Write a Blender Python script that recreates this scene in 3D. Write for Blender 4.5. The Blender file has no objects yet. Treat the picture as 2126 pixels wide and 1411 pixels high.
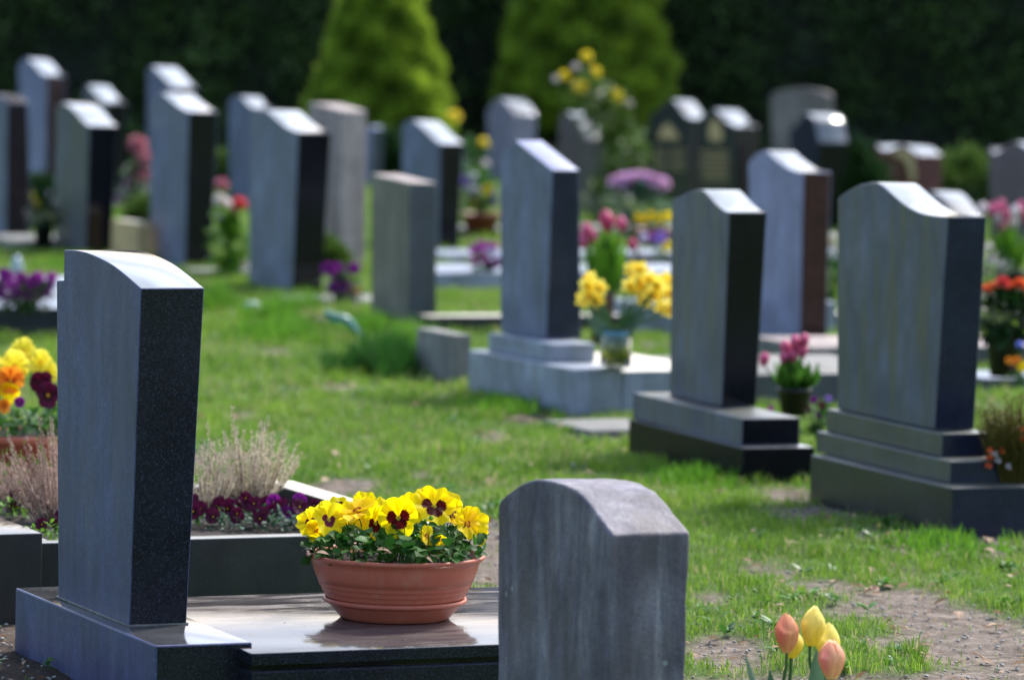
import bpy, bmesh, math, random
import numpy as np
from mathutils import Vector, Matrix, noise as mnoise

random.seed(7)
rng = np.random.default_rng(11)
S = bpy.context.scene
COL = S.collection

# ------------------------------------------------------------------ camera
FPX, CX, CY = 10000.0, 1063.0, 705.5          # focal length and centre in photo pixels (2126 x 1411)
PITCH = math.atan(755.5 / FPX)
ROLL = 0.0225
CAM = Vector((0, 0, 1.6))
_F = Vector((0, math.cos(PITCH), -math.sin(PITCH)))
_U0 = Vector((0, math.sin(PITCH), math.cos(PITCH)))
_R0 = Vector((1, 0, 0))
_R = _R0 * math.cos(ROLL) + _U0 * math.sin(ROLL)
_U = _U0 * math.cos(ROLL) - _R0 * math.sin(ROLL)
cd = bpy.data.cameras.new('camera')
cam = bpy.data.objects.new('camera', cd)
COL.objects.link(cam)
m = Matrix((_R, _U, -_F)).transposed().to_4x4()
m.translation = CAM
cam.matrix_world = m
cd.sensor_width = 36.0
cd.lens = 36.0 * FPX / 2126.0
cd.clip_start = 0.5
cd.clip_end = 2000
cd.dof.use_dof = True
cd.dof.focus_distance = 11.1
cd.dof.aperture_fstop = 3.6
cd.dof.aperture_blades = 9
S.camera = cam

# ------------------------------------------------------------------ world, sun, exposure
SUN_AZ, SUN_EL = math.radians(42), math.radians(50)     # behind the graves, to the right
w = bpy.data.worlds.new('World')
S.world = w
w.use_nodes = True
nt = w.node_tree
bg = nt.nodes['Background']
sky = nt.nodes.new('ShaderNodeTexSky')
sky.sky_type = 'NISHITA'
sky.sun_disc = False
sky.sun_elevation = SUN_EL
sky.sun_rotation = SUN_AZ
sky.air_density = 1.0
sky.dust_density = 2.2
# bright cloud added to the unseen sky ahead so the stone tops mirror white
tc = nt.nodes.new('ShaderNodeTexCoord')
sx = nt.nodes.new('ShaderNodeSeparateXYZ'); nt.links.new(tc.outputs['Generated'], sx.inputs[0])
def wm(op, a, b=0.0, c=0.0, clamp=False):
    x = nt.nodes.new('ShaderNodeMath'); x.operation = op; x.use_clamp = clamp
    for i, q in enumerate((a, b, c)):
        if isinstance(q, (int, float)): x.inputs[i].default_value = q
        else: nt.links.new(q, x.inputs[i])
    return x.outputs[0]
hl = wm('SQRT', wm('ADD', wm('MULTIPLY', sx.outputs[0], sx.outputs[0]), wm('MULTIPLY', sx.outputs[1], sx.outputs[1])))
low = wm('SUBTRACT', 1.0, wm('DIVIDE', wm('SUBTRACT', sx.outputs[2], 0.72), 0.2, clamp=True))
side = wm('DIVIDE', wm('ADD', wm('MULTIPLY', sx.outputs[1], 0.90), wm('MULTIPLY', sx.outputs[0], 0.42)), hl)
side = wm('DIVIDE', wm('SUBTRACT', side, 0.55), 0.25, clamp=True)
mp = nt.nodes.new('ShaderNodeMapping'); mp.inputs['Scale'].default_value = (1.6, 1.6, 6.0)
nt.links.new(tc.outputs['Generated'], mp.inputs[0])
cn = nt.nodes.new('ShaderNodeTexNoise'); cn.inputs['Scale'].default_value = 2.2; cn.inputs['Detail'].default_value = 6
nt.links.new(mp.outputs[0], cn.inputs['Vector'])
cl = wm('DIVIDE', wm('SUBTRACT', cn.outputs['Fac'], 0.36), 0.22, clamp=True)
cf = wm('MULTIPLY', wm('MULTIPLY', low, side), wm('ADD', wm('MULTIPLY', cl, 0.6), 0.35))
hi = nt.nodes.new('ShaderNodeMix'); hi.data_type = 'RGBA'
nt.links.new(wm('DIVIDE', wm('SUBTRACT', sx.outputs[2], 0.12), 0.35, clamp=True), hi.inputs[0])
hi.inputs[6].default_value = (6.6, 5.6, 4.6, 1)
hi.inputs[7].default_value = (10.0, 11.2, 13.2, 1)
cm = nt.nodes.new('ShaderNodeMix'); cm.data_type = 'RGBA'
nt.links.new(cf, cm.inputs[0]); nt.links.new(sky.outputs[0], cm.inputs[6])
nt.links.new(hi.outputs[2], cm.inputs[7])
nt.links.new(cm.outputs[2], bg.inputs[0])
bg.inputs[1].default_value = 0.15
sl = bpy.data.lights.new('sun', 'SUN')
sl.energy = 2.7
sl.angle = math.radians(9)
sl.color = (1.0, 0.95, 0.86)
sun = bpy.data.objects.new('sun', sl)
COL.objects.link(sun)
sd = Vector((math.sin(SUN_AZ) * math.cos(SUN_EL), math.cos(SUN_AZ) * math.cos(SUN_EL), math.sin(SUN_EL)))
sun.rotation_euler = sd.to_track_quat('Z', 'Y').to_euler()
sun.location = (5, 10, 12)
S.view_settings.view_transform = 'Standard'
S.view_settings.look = 'None'
S.view_settings.exposure = 1.2
S.view_settings.gamma = 1
S.view_settings.use_curve_mapping = False
S.cycles.max_bounces = 8
S.cycles.transparent_max_bounces = 8
try:
    S.cycles.use_denoising = True
    S.cycles.denoiser = 'OPENIMAGEDENOISE'
except Exception:
    pass

# ------------------------------------------------------------------ photo <-> world helpers (used to place things at real depth)
def ray(px, py):
    return (_F + _R * ((px - CX) / FPX) - _U * ((py - CY) / FPX))
def G(px, py, z=0.0):
    d = ray(px, py)
    return CAM + d * ((z - CAM.z) / d.z)
def UY(px, py, Y):
    d = ray(px, py)
    return CAM + d * (Y / d.y)
def PR(p):
    v = Vector(p) - CAM
    f = v.dot(_F)
    return CX + FPX * v.dot(_R) / f, CY - FPX * v.dot(_U) / f
def solve_x(P, d, x):
    v = P - CAM
    k = x - CX
    return (k * v.dot(_F) - FPX * v.dot(_R)) / (FPX * d.dot(_R) - k * d.dot(_F))
def solve_y(P, d, y):
    v = P - CAM
    k = -(y - CY)
    return (k * v.dot(_F) - FPX * v.dot(_U)) / (FPX * d.dot(_U) - k * d.dot(_F))
Z = Vector((0, 0, 1))
def axes(yaw):
    a = math.radians(yaw)
    return Vector((-math.sin(a), math.cos(a), 0)), Vector((math.cos(a), math.sin(a), 0))

# ------------------------------------------------------------------ tagging
def tag(o, label=None, cat=None, group=None, kind=None):
    if label: o['label'] = label
    if cat: o['category'] = cat
    if group: o['group'] = group
    if kind: o['kind'] = kind
    return o
def empty(name, loc, rz=0.0):
    o = bpy.data.objects.new(name, None)
    o.empty_display_size = 0.1
    COL.objects.link(o)
    o.location = loc
    o.rotation_euler = (0, 0, rz)
    return o

# ------------------------------------------------------------------ mesh builder
class MB:
    def __init__(s):
        s.v = []; s.f = []; s.m = []; s.c = []
    def vert(s, p, c=(0, 0, 0)):
        s.v.append((p[0], p[1], p[2])); s.c.append(c); return len(s.v) - 1
    def face(s, idx, m=0):
        s.f.append(tuple(idx)); s.m.append(m)
    def grid(s, fn, nu, nv, m=0, wrap=False):
        b = len(s.v)
        for j in range(nv + 1):
            for i in range(nu + (0 if wrap else 1)):
                p, c = fn(i / nu, j / nv)
                s.vert(p, c)
        W = nu if wrap else nu + 1
        for j in range(nv):
            for i in range(nu):
                i2 = (i + 1) % W if wrap else i + 1
                s.face((b + j * W + i, b + j * W + i2, b + (j + 1) * W + i2, b + (j + 1) * W + i), m)
    def lathe(s, prof, n=40, c=Vector((0, 0, 0)), m=0, ax=1.0, ay=1.0, col=(0, 0, 0)):
        b = len(s.v)
        for (r, z) in prof:
            for i in range(n):
                a = 2 * math.pi * i / n
                s.vert((c[0] + r * ax * math.cos(a), c[1] + r * ay * math.sin(a), c[2] + z), col)
        for j in range(len(prof) - 1):
            for i in range(n):
                k = (i + 1) % n
                s.face((b + j * n + i, b + j * n + k, b + (j + 1) * n + k, b + (j + 1) * n + i), m)
    def tube(s, pts, r0, r1, n=5, m=0, col=(0, 0, 0)):
        b = len(s.v)
        L = len(pts)
        for j, p in enumerate(pts):
            p = Vector(p)
            t = (Vector(pts[min(j + 1, L - 1)]) - Vector(pts[max(j - 1, 0)]))
            if t.length < 1e-9: t = Vector((0, 0, 1))
            t.normalize()
            a = t.orthogonal().normalized(); c = t.cross(a)
            r = r0 + (r1 - r0) * j / (L - 1)
            for i in range(n):
                q = 2 * math.pi * i / n
                s.vert(p + a * (r * math.cos(q)) + c * (r * math.sin(q)), col)
        for j in range(L - 1):
            for i in range(n):
                k = (i + 1) % n
                s.face((b + j * n + i, b + j * n + k, b + (j + 1) * n + k, b + (j + 1) * n + i), m)
    def build(s, name, mats, parent=None, loc=None, smooth=True, rz=0.0):
        me = bpy.data.meshes.new(name)
        me.from_pydata(s.v, [], s.f)
        if not isinstance(mats, (list, tuple)): mats = [mats]
        for x in mats: me.materials.append(x)
        me.polygons.foreach_set('material_index', s.m)
        me.polygons.foreach_set('use_smooth', [smooth] * len(s.f))
        at = me.attributes.new('pat', 'FLOAT_COLOR', 'POINT')
        cc = np.ones((len(s.v), 4), dtype=np.float32)
        if len(s.c): cc[:, :3] = np.array(s.c, dtype=np.float32)
        at.data.foreach_set('color', cc.ravel())
        me.update()
        o = bpy.data.objects.new(name, me)
        COL.objects.link(o)
        if parent is not None: o.parent = parent
        if loc is not None: o.location = loc
        if rz: o.rotation_euler = (0, 0, rz)
        return o

# ------------------------------------------------------------------ materials
class NG:
    def __init__(s, name):
        s.mat = bpy.data.materials.new(name)
        s.mat.use_nodes = True
        s.t = s.mat.node_tree
        s.b = s.t.nodes['Principled BSDF']
        s.out = s.t.nodes['Material Output']
    def n(s, typ, **kw):
        x = s.t.nodes.new(typ)
        for k, v in kw.items(): setattr(x, k, v)
        return x
    def l(s, a, b): s.t.links.new(a, b)
    def coord(s, scale=(1, 1, 1), kind='Object', rot=(0, 0, 0)):
        tc = s.n('ShaderNodeTexCoord')
        mp = s.n('ShaderNodeMapping')
        mp.inputs['Scale'].default_value = scale
        mp.inputs['Rotation'].default_value = rot
        s.l(tc.outputs[kind], mp.inputs[0])
        return mp.outputs[0]
    def noise(s, vec, scale, detail=4, rough=0.55, dist=0.0):
        x = s.n('ShaderNodeTexNoise')
        x.inputs['Scale'].default_value = scale
        x.inputs['Detail'].default_value = detail
        x.inputs['Roughness'].default_value = rough
        x.inputs['Distortion'].default_value = dist
        s.l(vec, x.inputs['Vector'])
        return x.outputs['Fac']
    def ramp(s, fac, stops, interp='LINEAR'):
        x = s.n('ShaderNodeValToRGB')
        x.color_ramp.interpolation = interp
        e = x.color_ramp.elements
        while len(e) < len(stops): e.new(0.5)
        for i, (p, c) in enumerate(stops):
            e[i].position = p
            e[i].color = (*c, 1) if len(c) == 3 else c
        s.l(fac, x.inputs[0])
        return x.outputs[0]
    def mix(s, fac, a, b, mode='MIX'):
        x = s.n('ShaderNodeMix', data_type='RGBA', blend_type=mode)
        if isinstance(fac, (int, float)): x.inputs[0].default_value = fac
        else: s.l(fac, x.inputs[0])
        for i, q in ((6, a), (7, b)):
            if isinstance(q, tuple): x.inputs[i].default_value = (*q, 1)
            else: s.l(q, x.inputs[i])
        return x.outputs[2]
    def math(s, op, a, b=0.0, clamp=False):
        x = s.n('ShaderNodeMath', operation=op)
        x.use_clamp = clamp
        for i, q in ((0, a), (1, b)):
            if isinstance(q, (int, float)): x.inputs[i].default_value = q
            else: s.l(q, x.inputs[i])
        return x.outputs[0]
    def bump(s, h, strength=0.3, dist=0.01):
        x = s.n('ShaderNodeBump')
        x.inputs['Strength'].default_value = strength
        x.inputs['Distance'].default_value = dist
        s.l(h, x.inputs['Height'])
        s.l(x.outputs[0], s.b.inputs['Normal'])
    def attr(s):
        a = s.n('ShaderNodeAttribute'); a.attribute_name = 'pat'
        p = s.n('ShaderNodeSeparateColor')
        s.l(a.outputs['Color'], p.inputs[0])
        return p.outputs

def granite(name, dark, light, rough=0.15, fleck=420, amount=0.5, stain=None, stain_amt=0.0, bump=0.0, spec=0.5, stretch=1.0):
    """crystalline granite: fine flecks over a slow cloudy variation, optional run-down weathering"""
    g = NG(name)
    c = g.coord((1, 1, 1 / stretch))
    f1 = g.noise(c, fleck, 3, 0.7, 1.2)
    f2 = g.noise(c, 9, 4, 0.6)
    lo = 0.60 - 0.12 * amount
    fl = g.ramp(f1, [(lo - .04, (0, 0, 0)), (lo + 0.12, (1, 1, 1))])
    col = g.mix(fl, dark, light)
    var = g.ramp(f2, [(0.3, (0.78, 0.78, 0.78)), (0.7, (1.2, 1.2, 1.2))])
    col = g.mix(1.0, col, var, 'MULTIPLY')
    if stain:
        bl = g.noise(g.coord((1, 1, .55)), 5.5, 6, 0.68, 0.8)
        col = g.mix(1.0, col, g.ramp(bl, [(0.32, (0.62, 0.63, 0.66)), (0.55, (1.0, 1.0, 1.0)), (0.72, (1.32, 1.30, 1.26))]), 'MULTIPLY')
    r = g.math('ADD', g.math('MULTIPLY', f2, 0.12), rough - 0.05)
    if stain:
        cs = g.coord((6, 6, 0.7))
        st = g.noise(cs, 2.6, 6, 0.66, 0.9)
        sm = g.ramp(st, [(0.45, (0, 0, 0)), (0.68, (1, 1, 1))])
        sm = g.math('MULTIPLY', sm, stain_amt)
        col = g.mix(sm, col, stain)
    g.l(col, g.b.inputs['Base Color'])
    g.l(r, g.b.inputs['Roughness'])
    g.b.inputs['Specular IOR Level'].default_value = spec
    if bump:
        g.bump(g.noise(c, 160, 4, 0.65), bump, 0.002)
    return g.mat

M = {}
M['black_polish'] = granite('black_polished_granite', (0.004, 0.0045, 0.007), (0.018, 0.020, 0.028), 0.12, 300, 0.3, spec=0.3)
M['navy_polish'] = granite('navy_polished_granite', (0.012, 0.016, 0.034), (0.035, 0.043, 0.075), 0.2, 240, 0.4, spec=0.3)
M['front_side'] = granite('front_speckled_granite', (0.0045, 0.0055, 0.012), (0.045, 0.054, 0.085), 0.26, 250, 0.35, bump=0.15, spec=0.35)
M['front_back'] = granite('front_honed_granite', (0.046, 0.056, 0.140), (0.125, 0.14, 0.27), 0.45, 230, 0.3, (0.11, 0.12, 0.19), 0.35, bump=0.2, stretch=3.0, spec=0.3)
M['front_top'] = granite('front_polished_top', (0.05, 0.05, 0.054), (0.10, 0.10, 0.11), 0.10, 300, 0.3, spec=0.9)
M['honed_blue'] = granite('honed_blue_grey_granite', (0.12, 0.145, 0.235), (0.175, 0.20, 0.29), 0.42, 260, 0.4, (0.12, 0.14, 0.12), 0.4, bump=0.2, spec=0.25)
M['honed_green'] = granite('honed_algae_granite', (0.08, 0.094, 0.13), (0.12, 0.135, 0.175), 0.45, 260, 0.4, (0.105, 0.105, 0.045), 0.85, bump=0.25, spec=0.25)
M['honed_grey'] = granite('honed_grey_granite', (0.09, 0.10, 0.14), (0.135, 0.145, 0.19), 0.45, 260, 0.4, (0.14, 0.135, 0.085), 0.7, bump=0.25, spec=0.25)
M['honed_pale'] = granite('honed_pale_blue_granite', (0.20, 0.215, 0.37), (0.27, 0.285, 0.44), 0.42, 260, 0.4, (0.2, 0.2, 0.24), 0.3, bump=0.2)
M['black_matt'] = granite('black_satin_granite', (0.004, 0.0045, 0.006), (0.014, 0.016, 0.022), 0.35, 300, 0.3, spec=0.12)
M['brown_matt'] = granite('dull_dark_brown_granite', (0.012, 0.008, 0.010), (0.045, 0.028, 0.030), 0.6, 90, 0.5, spec=0.15)
M['red_granite'] = granite('red_brown_granite', (0.07, 0.022, 0.022), (0.24, 0.08, 0.07), 0.3, 90, 0.5, spec=0.25)
M['black_face'] = granite('black_dusty_granite', (0.018, 0.021, 0.028), (0.04, 0.045, 0.055), 0.3, 260, 0.3)
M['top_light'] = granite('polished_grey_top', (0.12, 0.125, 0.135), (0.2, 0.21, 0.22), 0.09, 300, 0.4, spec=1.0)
M['brown_polish'] = granite('brown_polished_granite', (0.020, 0.008, 0.009), (0.12, 0.038, 0.032), 0.2, 90, 0.5, spec=0.3)
M['violet_granite'] = granite('violet_speckled_granite', (0.16, 0.14, 0.21), (0.5, 0.48, 0.58), 0.3, 60, 0.6)
M['mauve_granite'] = granite('mauve_brown_granite', (0.085, 0.062, 0.08), (0.22, 0.17, 0.20), 0.3, 110, 0.5)
M['pale_stone'] = granite('pale_limestone', (0.33, 0.27, 0.25), (0.44, 0.37, 0.35), 0.7, 70, 0.5, (0.20, 0.15, 0.13), 0.55, bump=0.4)
M['dull_brown_stone'] = granite('dull_brown_stone', (0.16, 0.135, 0.13), (0.25, 0.22, 0.21), 0.6, 70, 0.5, (0.08, 0.07, 0.06), 0.5, bump=0.4)
M['mossy_stone'] = granite('mossy_limestone', (0.15, 0.145, 0.11), (0.21, 0.20, 0.155), 0.7, 90, 0.5, (0.10, 0.105, 0.06), 0.7, bump=0.4)
M['slate_side'] = granite('dark_slate_side', (0.045, 0.055, 0.07), (0.08, 0.09, 0.11), 0.4, 90, 0.4, (0.04, 0.06, 0.04), 0.4)
M['pale_grey_granite'] = granite('pale_grey_granite', (0.21, 0.24, 0.31), (0.33, 0.37, 0.46), 0.5, 120, 0.5, (0.15, 0.16, 0.13), 0.45, bump=0.4)
M['sunlit_top'] = granite('sunlit_cream_stone', (0.62, 0.56, 0.44), (0.76, 0.70, 0.58), 0.4, 90, 0.4)  # sunlight put into the colour: slab and kerb tops paler than their sides
M['ochre_stone'] = granite('ochre_sandstone', (0.52, 0.36, 0.17), (0.64, 0.48, 0.26), 0.7, 90, 0.4)
M['concrete'] = granite('weathered_concrete', (0.17, 0.165, 0.155), (0.32, 0.31, 0.29), 0.85, 120, 0.5, (0.12, 0.12, 0.09), 0.5, bump=0.6)
M['kerb_side'] = granite('dark_kerb_granite', (0.014, 0.016, 0.02), (0.035, 0.038, 0.045), 0.35, 260, 0.3, (0.03, 0.03, 0.026), 0.5, bump=0.2)
M['kerb_top'] = granite('kerb_top_granite', (0.17, 0.16, 0.14), (0.28, 0.27, 0.25), 0.28, 200, 0.4)
M['slab'] = granite('brown_grey_ledger', (0.06, 0.05, 0.052), (0.11, 0.095, 0.095), 0.11, 260, 0.4)
M['base_green'] = granite('grey_green_granite', (0.055, 0.062, 0.062), (0.1, 0.108, 0.105), 0.4, 200, 0.4, (0.10, 0.09, 0.035), 0.5, bump=0.2)

def slab_material():
    """polished ledger with a film of dust and dried water marks (a dulled, uneven gloss)"""
    g = NG('dusty_polished_ledger')
    c = g.coord((1, 1, 1))
    n1 = g.noise(c, 260, 3, 0.7, 1.0)
    n2 = g.noise(g.coord((1.2, 5, 1)), 2.3, 5, 0.62, 1.4)
    n3 = g.noise(c, 30, 5, 0.7)
    base = g.mix(g.ramp(n1, [(0.5, (0, 0, 0)), (0.65, (1, 1, 1))]), (0.05, 0.042, 0.045), (0.10, 0.088, 0.09))
    d = g.ramp(n2, [(0.4, (0, 0, 0)), (0.62, (1, 1, 1))])
    base = g.mix(g.math('MULTIPLY', d, 0.5), base, (0.17, 0.14, 0.125))
    g.b.inputs['Specular IOR Level'].default_value = 0.35
    sp = g.ramp(g.noise(c, 75, 2, 0.5), [(0.735, (0, 0, 0)), (0.76, (1, 1, 1))])
    base = g.mix(g.math('MULTIPLY', sp, 0.5), base, (0.1, 0.05, 0.03))
    g.l(base, g.b.inputs['Base Color'])
    r = g.math('ADD', g.math('MULTIPLY', d, 0.16), g.math('ADD', g.math('MULTIPLY', n3, 0.06), 0.05))
    g.l(r, g.b.inputs['Roughness'])
    return g.mat
M['slab'] = slab_material()

def rough_material():
    """old unpolished grey-violet stone, run-down streaks, lichen specks, chipped grain"""
    g = NG('old_weathered_stone')
    c = g.coord((1, 1, 1))
    st = g.noise(g.coord((5.5, 5.5, 0.9)), 2.6, 7, 0.62, 1.1)
    cl = g.noise(c, 7, 6, 0.65)
    fi = g.noise(c, 130, 4, 0.7)
    br = g.ramp(g.noise(g.coord((2, 2, 1.2)), 4, 5, 0.6), [(0.45, (0, 0, 0)), (0.7, (1, 1, 1))])
    col = g.ramp(st, [(0.30, (0.048, 0.042, 0.058)), (0.48, (0.088, 0.080, 0.108)), (0.62, (0.14, 0.132, 0.160)), (0.74, (0.23, 0.22, 0.245))])
    col = g.mix(1.0, col, g.ramp(cl, [(0.34, (0.52, 0.52, 0.56)), (0.5, (1, 1, 1)), (0.66, (1.45, 1.42, 1.42))]), 'MULTIPLY')
    col = g.mix(1.0, col, g.ramp(fi, [(0.3, (0.75, 0.75, 0.75)), (0.7, (1.25, 1.25, 1.25))]), 'MULTIPLY')
    col = g.mix(g.math('MULTIPLY', br, 0.55), col, (0.10, 0.075, 0.066))
    v = g.n('ShaderNodeTexVoronoi'); v.inputs['Scale'].default_value = 17
    g.l(c, v.inputs['Vector'])
    li = g.math('MULTIPLY', g.ramp(v.outputs['Distance'], [(0.07, (1, 1, 1)), (0.13, (0, 0, 0))]),
                g.ramp(g.noise(c, 5, 3), [(0.50, (0, 0, 0)), (0.56, (1, 1, 1))]))
    col = g.mix(g.math('MULTIPLY', li, 0.6), col, (0.30, 0.33, 0.35))
    g.l(col, g.b.inputs['Base Color'])
    g.b.inputs['Roughness'].default_value = 0.62
    h = g.math('ADD', g.math('MULTIPLY', fi, 0.5), g.noise(c, 34, 5, 0.6))
    g.bump(h, 0.55, 0.006)
    return g.mat
M['rough'] = rough_material()

def leafy(name, a, b, rough=0.45, trans=0.35, use_b=True, nscale=30, spec=0.35, straw=None):
    """foliage or petal: pigment varies between a and b with the vertex value; light passes through"""
    g = NG(name)
    at = g.attr()
    nz = g.noise(g.coord(), nscale, 3)
    fac = g.math('ADD', g.math('MULTIPLY', at[2], 0.75), g.math('MULTIPLY', nz, 0.3), True)
    col = g.mix(fac, a, b)
    if straw: col = g.mix(at[0], col, straw)
    g.l(col, g.b.inputs['Base Color'])
    g.b.inputs['Roughness'].default_value = rough
    g.b.inputs['Specular IOR Level'].default_value = spec
    tr = g.n('ShaderNodeBsdfTranslucent')
    g.l(col, tr.inputs[0])
    mx = g.n('ShaderNodeMixShader')
    mx.inputs[0].default_value = trans
    g.l(g.b.outputs[0], mx.inputs[1]); g.l(tr.outputs[0], mx.inputs[2])
    g.l(mx.outputs[0], g.out.inputs[0])
    return g.mat

def pansy_mat(name, petal, edge, blotch, centre, bsize=0.5, trans=0.45):
    """pansy petal: pat.r = distance from the flower's heart, pat.g = petal carries a blotch, pat.b = position across"""
    g = NG(name)
    at = g.attr()
    c = g.coord()
    nz = g.noise(c, 220, 3, 0.6)
    base = g.mix(g.math('POWER', at[0], 2.5), petal, edge)
    vein = g.math('SINE', g.math('MULTIPLY', at[2], 46.0))
    rr = g.math('ADD', at[0], g.math('ADD', g.math('MULTIPLY', g.math('SUBTRACT', nz, 0.5), 0.16), g.math('MULTIPLY', vein, 0.016)))
    bl = g.ramp(rr, [(bsize - 0.02, (1, 1, 1)), (bsize + 0.03, (0, 0, 0))])
    bl = g.math('MULTIPLY', bl, at[1])
    col = g.mix(bl, base, blotch)
    ce = g.ramp(at[0], [(0.09, (1, 1, 1)), (0.14, (0, 0, 0))])
    col = g.mix(ce, col, centre)
    g.l(col, g.b.inputs['Base Color'])
    g.b.inputs['Roughness'].default_value = 0.55
    g.b.inputs['Specular IOR Level'].default_value = 0.2
    tr = g.n('ShaderNodeBsdfTranslucent')
    g.l(col, tr.inputs[0])
    mx = g.n('ShaderNodeMixShader')
    mx.inputs[0].default_value = trans
    g.l(g.b.outputs[0], mx.inputs[1]); g.l(tr.outputs[0], mx.inputs[2])
    g.l(mx.outputs[0], g.out.inputs[0])
    return g.mat

def plain(name, col, rough=0.5, nscale=40, var=0.15, bump=0.0, spec=0.5):
    g = NG(name)
    n = g.noise(g.coord(), nscale, 5, 0.6)
    c = g.mix(n, tuple(x * (1 - var) for x in col), tuple(min(1, x * (1 + var)) for x in col))
    g.l(c, g.b.inputs['Base Color'])
    g.b.inputs['Roughness'].default_value = rough
    g.b.inputs['Specular IOR Level'].default_value = spec
    if bump: g.bump(g.noise(g.coord(), nscale * 4, 4), bump, 0.004)
    return g.mat

M['pansy_yellow'] = pansy_mat('yellow_pansy_petal', (0.96, 0.76, 0.002), (0.97, 0.83, 0.004), (0.085, 0.004, 0.006), (0.62, 0.55, 0.03), 0.57, 0.68)
M['pansy_violetline'] = pansy_mat('yellow_veined_petal', (0.96, 0.78, 0.006), (0.97, 0.84, 0.02), (0.16, 0.02, 0.06), (0.6, 0.5, 0.03), 0.40, 0.6)
M['pansy_maroon'] = pansy_mat('maroon_viola_petal', (0.085, 0.004, 0.022), (0.07, 0.004, 0.035), (0.03, 0.002, 0.008), (0.9, 0.45, 0.01), 0.45, 0.3)
M['pansy_purple'] = pansy_mat('purple_pansy_petal', (0.17, 0.008, 0.17), (0.24, 0.015, 0.24), (0.05, 0.002, 0.05), (0.5, 0.3, 0.1), 0.4, 0.35)
M['pansy_orange'] = pansy_mat('orange_pansy_petal', (0.85, 0.24, 0.015), (0.85, 0.32, 0.03), (0.5, 0.06, 0.01), (0.8, 0.5, 0.02), 0.4)
M['pansy_gold'] = pansy_mat('golden_pansy_petal', (0.96, 0.68, 0.003), (0.97, 0.78, 0.005), (0.4, 0.10, 0.01), (0.8, 0.5, 0.02), 0.26, 0.6)
M['pansy_magenta'] = pansy_mat('magenta_pansy_petal', (0.34, 0.03, 0.28), (0.42, 0.06, 0.36), (0.08, 0.003, 0.08), (0.7, 0.6, 0.4), 0.4, 0.35)
M['pansy_white'] = pansy_mat('white_violet_petal', (0.75, 0.70, 0.80), (0.7, 0.62, 0.82), (0.2, 0.03, 0.3), (0.7, 0.6, 0.2), 0.35, 0.35)
M['pansy_lilac'] = pansy_mat('lilac_pansy_petal', (0.26, 0.14, 0.5), (0.34, 0.2, 0.6), (0.1, 0.03, 0.25), (0.7, 0.5, 0.1), 0.35, 0.35)
M['leaf'] = leafy('pansy_leaf', (0.014, 0.060, 0.010), (0.050, 0.165, 0.022), 0.5, 0.35, spec=0.18)
M['leaf_mid'] = leafy('tulip_leaf', (0.03, 0.10, 0.015), (0.09, 0.24, 0.03), 0.4, 0.4)
M['leaf_dark'] = leafy('dark_leaf', (0.012, 0.035, 0.010), (0.03, 0.08, 0.02), 0.4, 0.2)
M['leaf_bright'] = leafy('bright_leaf', (0.06, 0.18, 0.012), (0.17, 0.36, 0.03), 0.4, 0.45)
M['leaf_grey'] = leafy('grey_green_leaf', (0.05, 0.11, 0.07), (0.11, 0.2, 0.13), 0.4, 0.3)
M['stem'] = leafy('green_stem', (0.04, 0.12, 0.03), (0.08, 0.18, 0.05), 0.5, 0.15)
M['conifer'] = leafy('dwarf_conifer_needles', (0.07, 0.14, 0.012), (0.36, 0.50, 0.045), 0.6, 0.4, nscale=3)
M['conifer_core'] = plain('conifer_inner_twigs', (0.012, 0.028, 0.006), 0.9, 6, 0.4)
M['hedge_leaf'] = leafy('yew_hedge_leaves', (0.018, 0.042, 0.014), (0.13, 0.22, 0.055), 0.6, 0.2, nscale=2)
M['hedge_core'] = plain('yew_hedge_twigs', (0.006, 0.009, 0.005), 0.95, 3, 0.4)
M['bush_leaf'] = leafy('low_bush_leaves', (0.05, 0.10, 0.015), (0.12, 0.2, 0.035), 0.6, 0.3, nscale=4)
M['dry_bush'] = leafy('dry_olive_sprigs', (0.06, 0.065, 0.008), (0.17, 0.13, 0.018), 0.7, 0.3)
M['grass'] = leafy('lawn_grass_blades', (0.060, 0.155, 0.012), (0.27, 0.42, 0.05), 0.5, 0.45, nscale=1.3, straw=(0.46, 0.37, 0.20))
M['heather_pale'] = leafy('faded_heather_bells', (0.48, 0.37, 0.26), (0.80, 0.72, 0.56), 0.8, 0.4)
M['heather_pink'] = leafy('pink_heather_bells', (0.38, 0.25, 0.20), (0.62, 0.46, 0.38), 0.8, 0.4)
M['heather_tip'] = leafy('heather_green_tips', (0.08, 0.22, 0.02), (0.14, 0.32, 0.04), 0.6, 0.3)
M['twig'] = plain('brown_twig', (0.10, 0.06, 0.04), 0.8)
M['bark'] = plain('bark', (0.07, 0.05, 0.035), 0.9, 20, 0.3, 0.4)
M['soil'] = plain('potting_soil', (0.022, 0.014, 0.010), 0.95, 60, 0.5, 0.9)
def terracotta():
    g = NG('terracotta_plastic')
    n = g.noise(g.coord(), 14, 6, 0.65)
    st = g.ramp(g.noise(g.coord((14, 14, 2.5)), 2.2, 6, 0.65, .6), [(0.5, (0, 0, 0)), (0.72, (1, 1, 1))])
    c = g.mix(n, (0.40, 0.098, 0.058), (0.52, 0.140, 0.085))
    c = g.mix(g.math('MULTIPLY', st, 0.28), c, (0.50, 0.30, 0.24))
    sp = g.ramp(g.noise(g.coord(), 120, 2, .5), [(0.70, (0, 0, 0)), (0.74, (1, 1, 1))])
    c = g.mix(g.math('MULTIPLY', sp, 0.4), c, (0.12, 0.07, 0.05))
    g.l(c, g.b.inputs['Base Color'])
    g.l(g.math('ADD', g.math('MULTIPLY', st, .2), .36), g.b.inputs['Roughness'])
    g.b.inputs['Specular IOR Level'].default_value = 0.35
    return g.mat
M['terracotta'] = terracotta()
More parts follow.
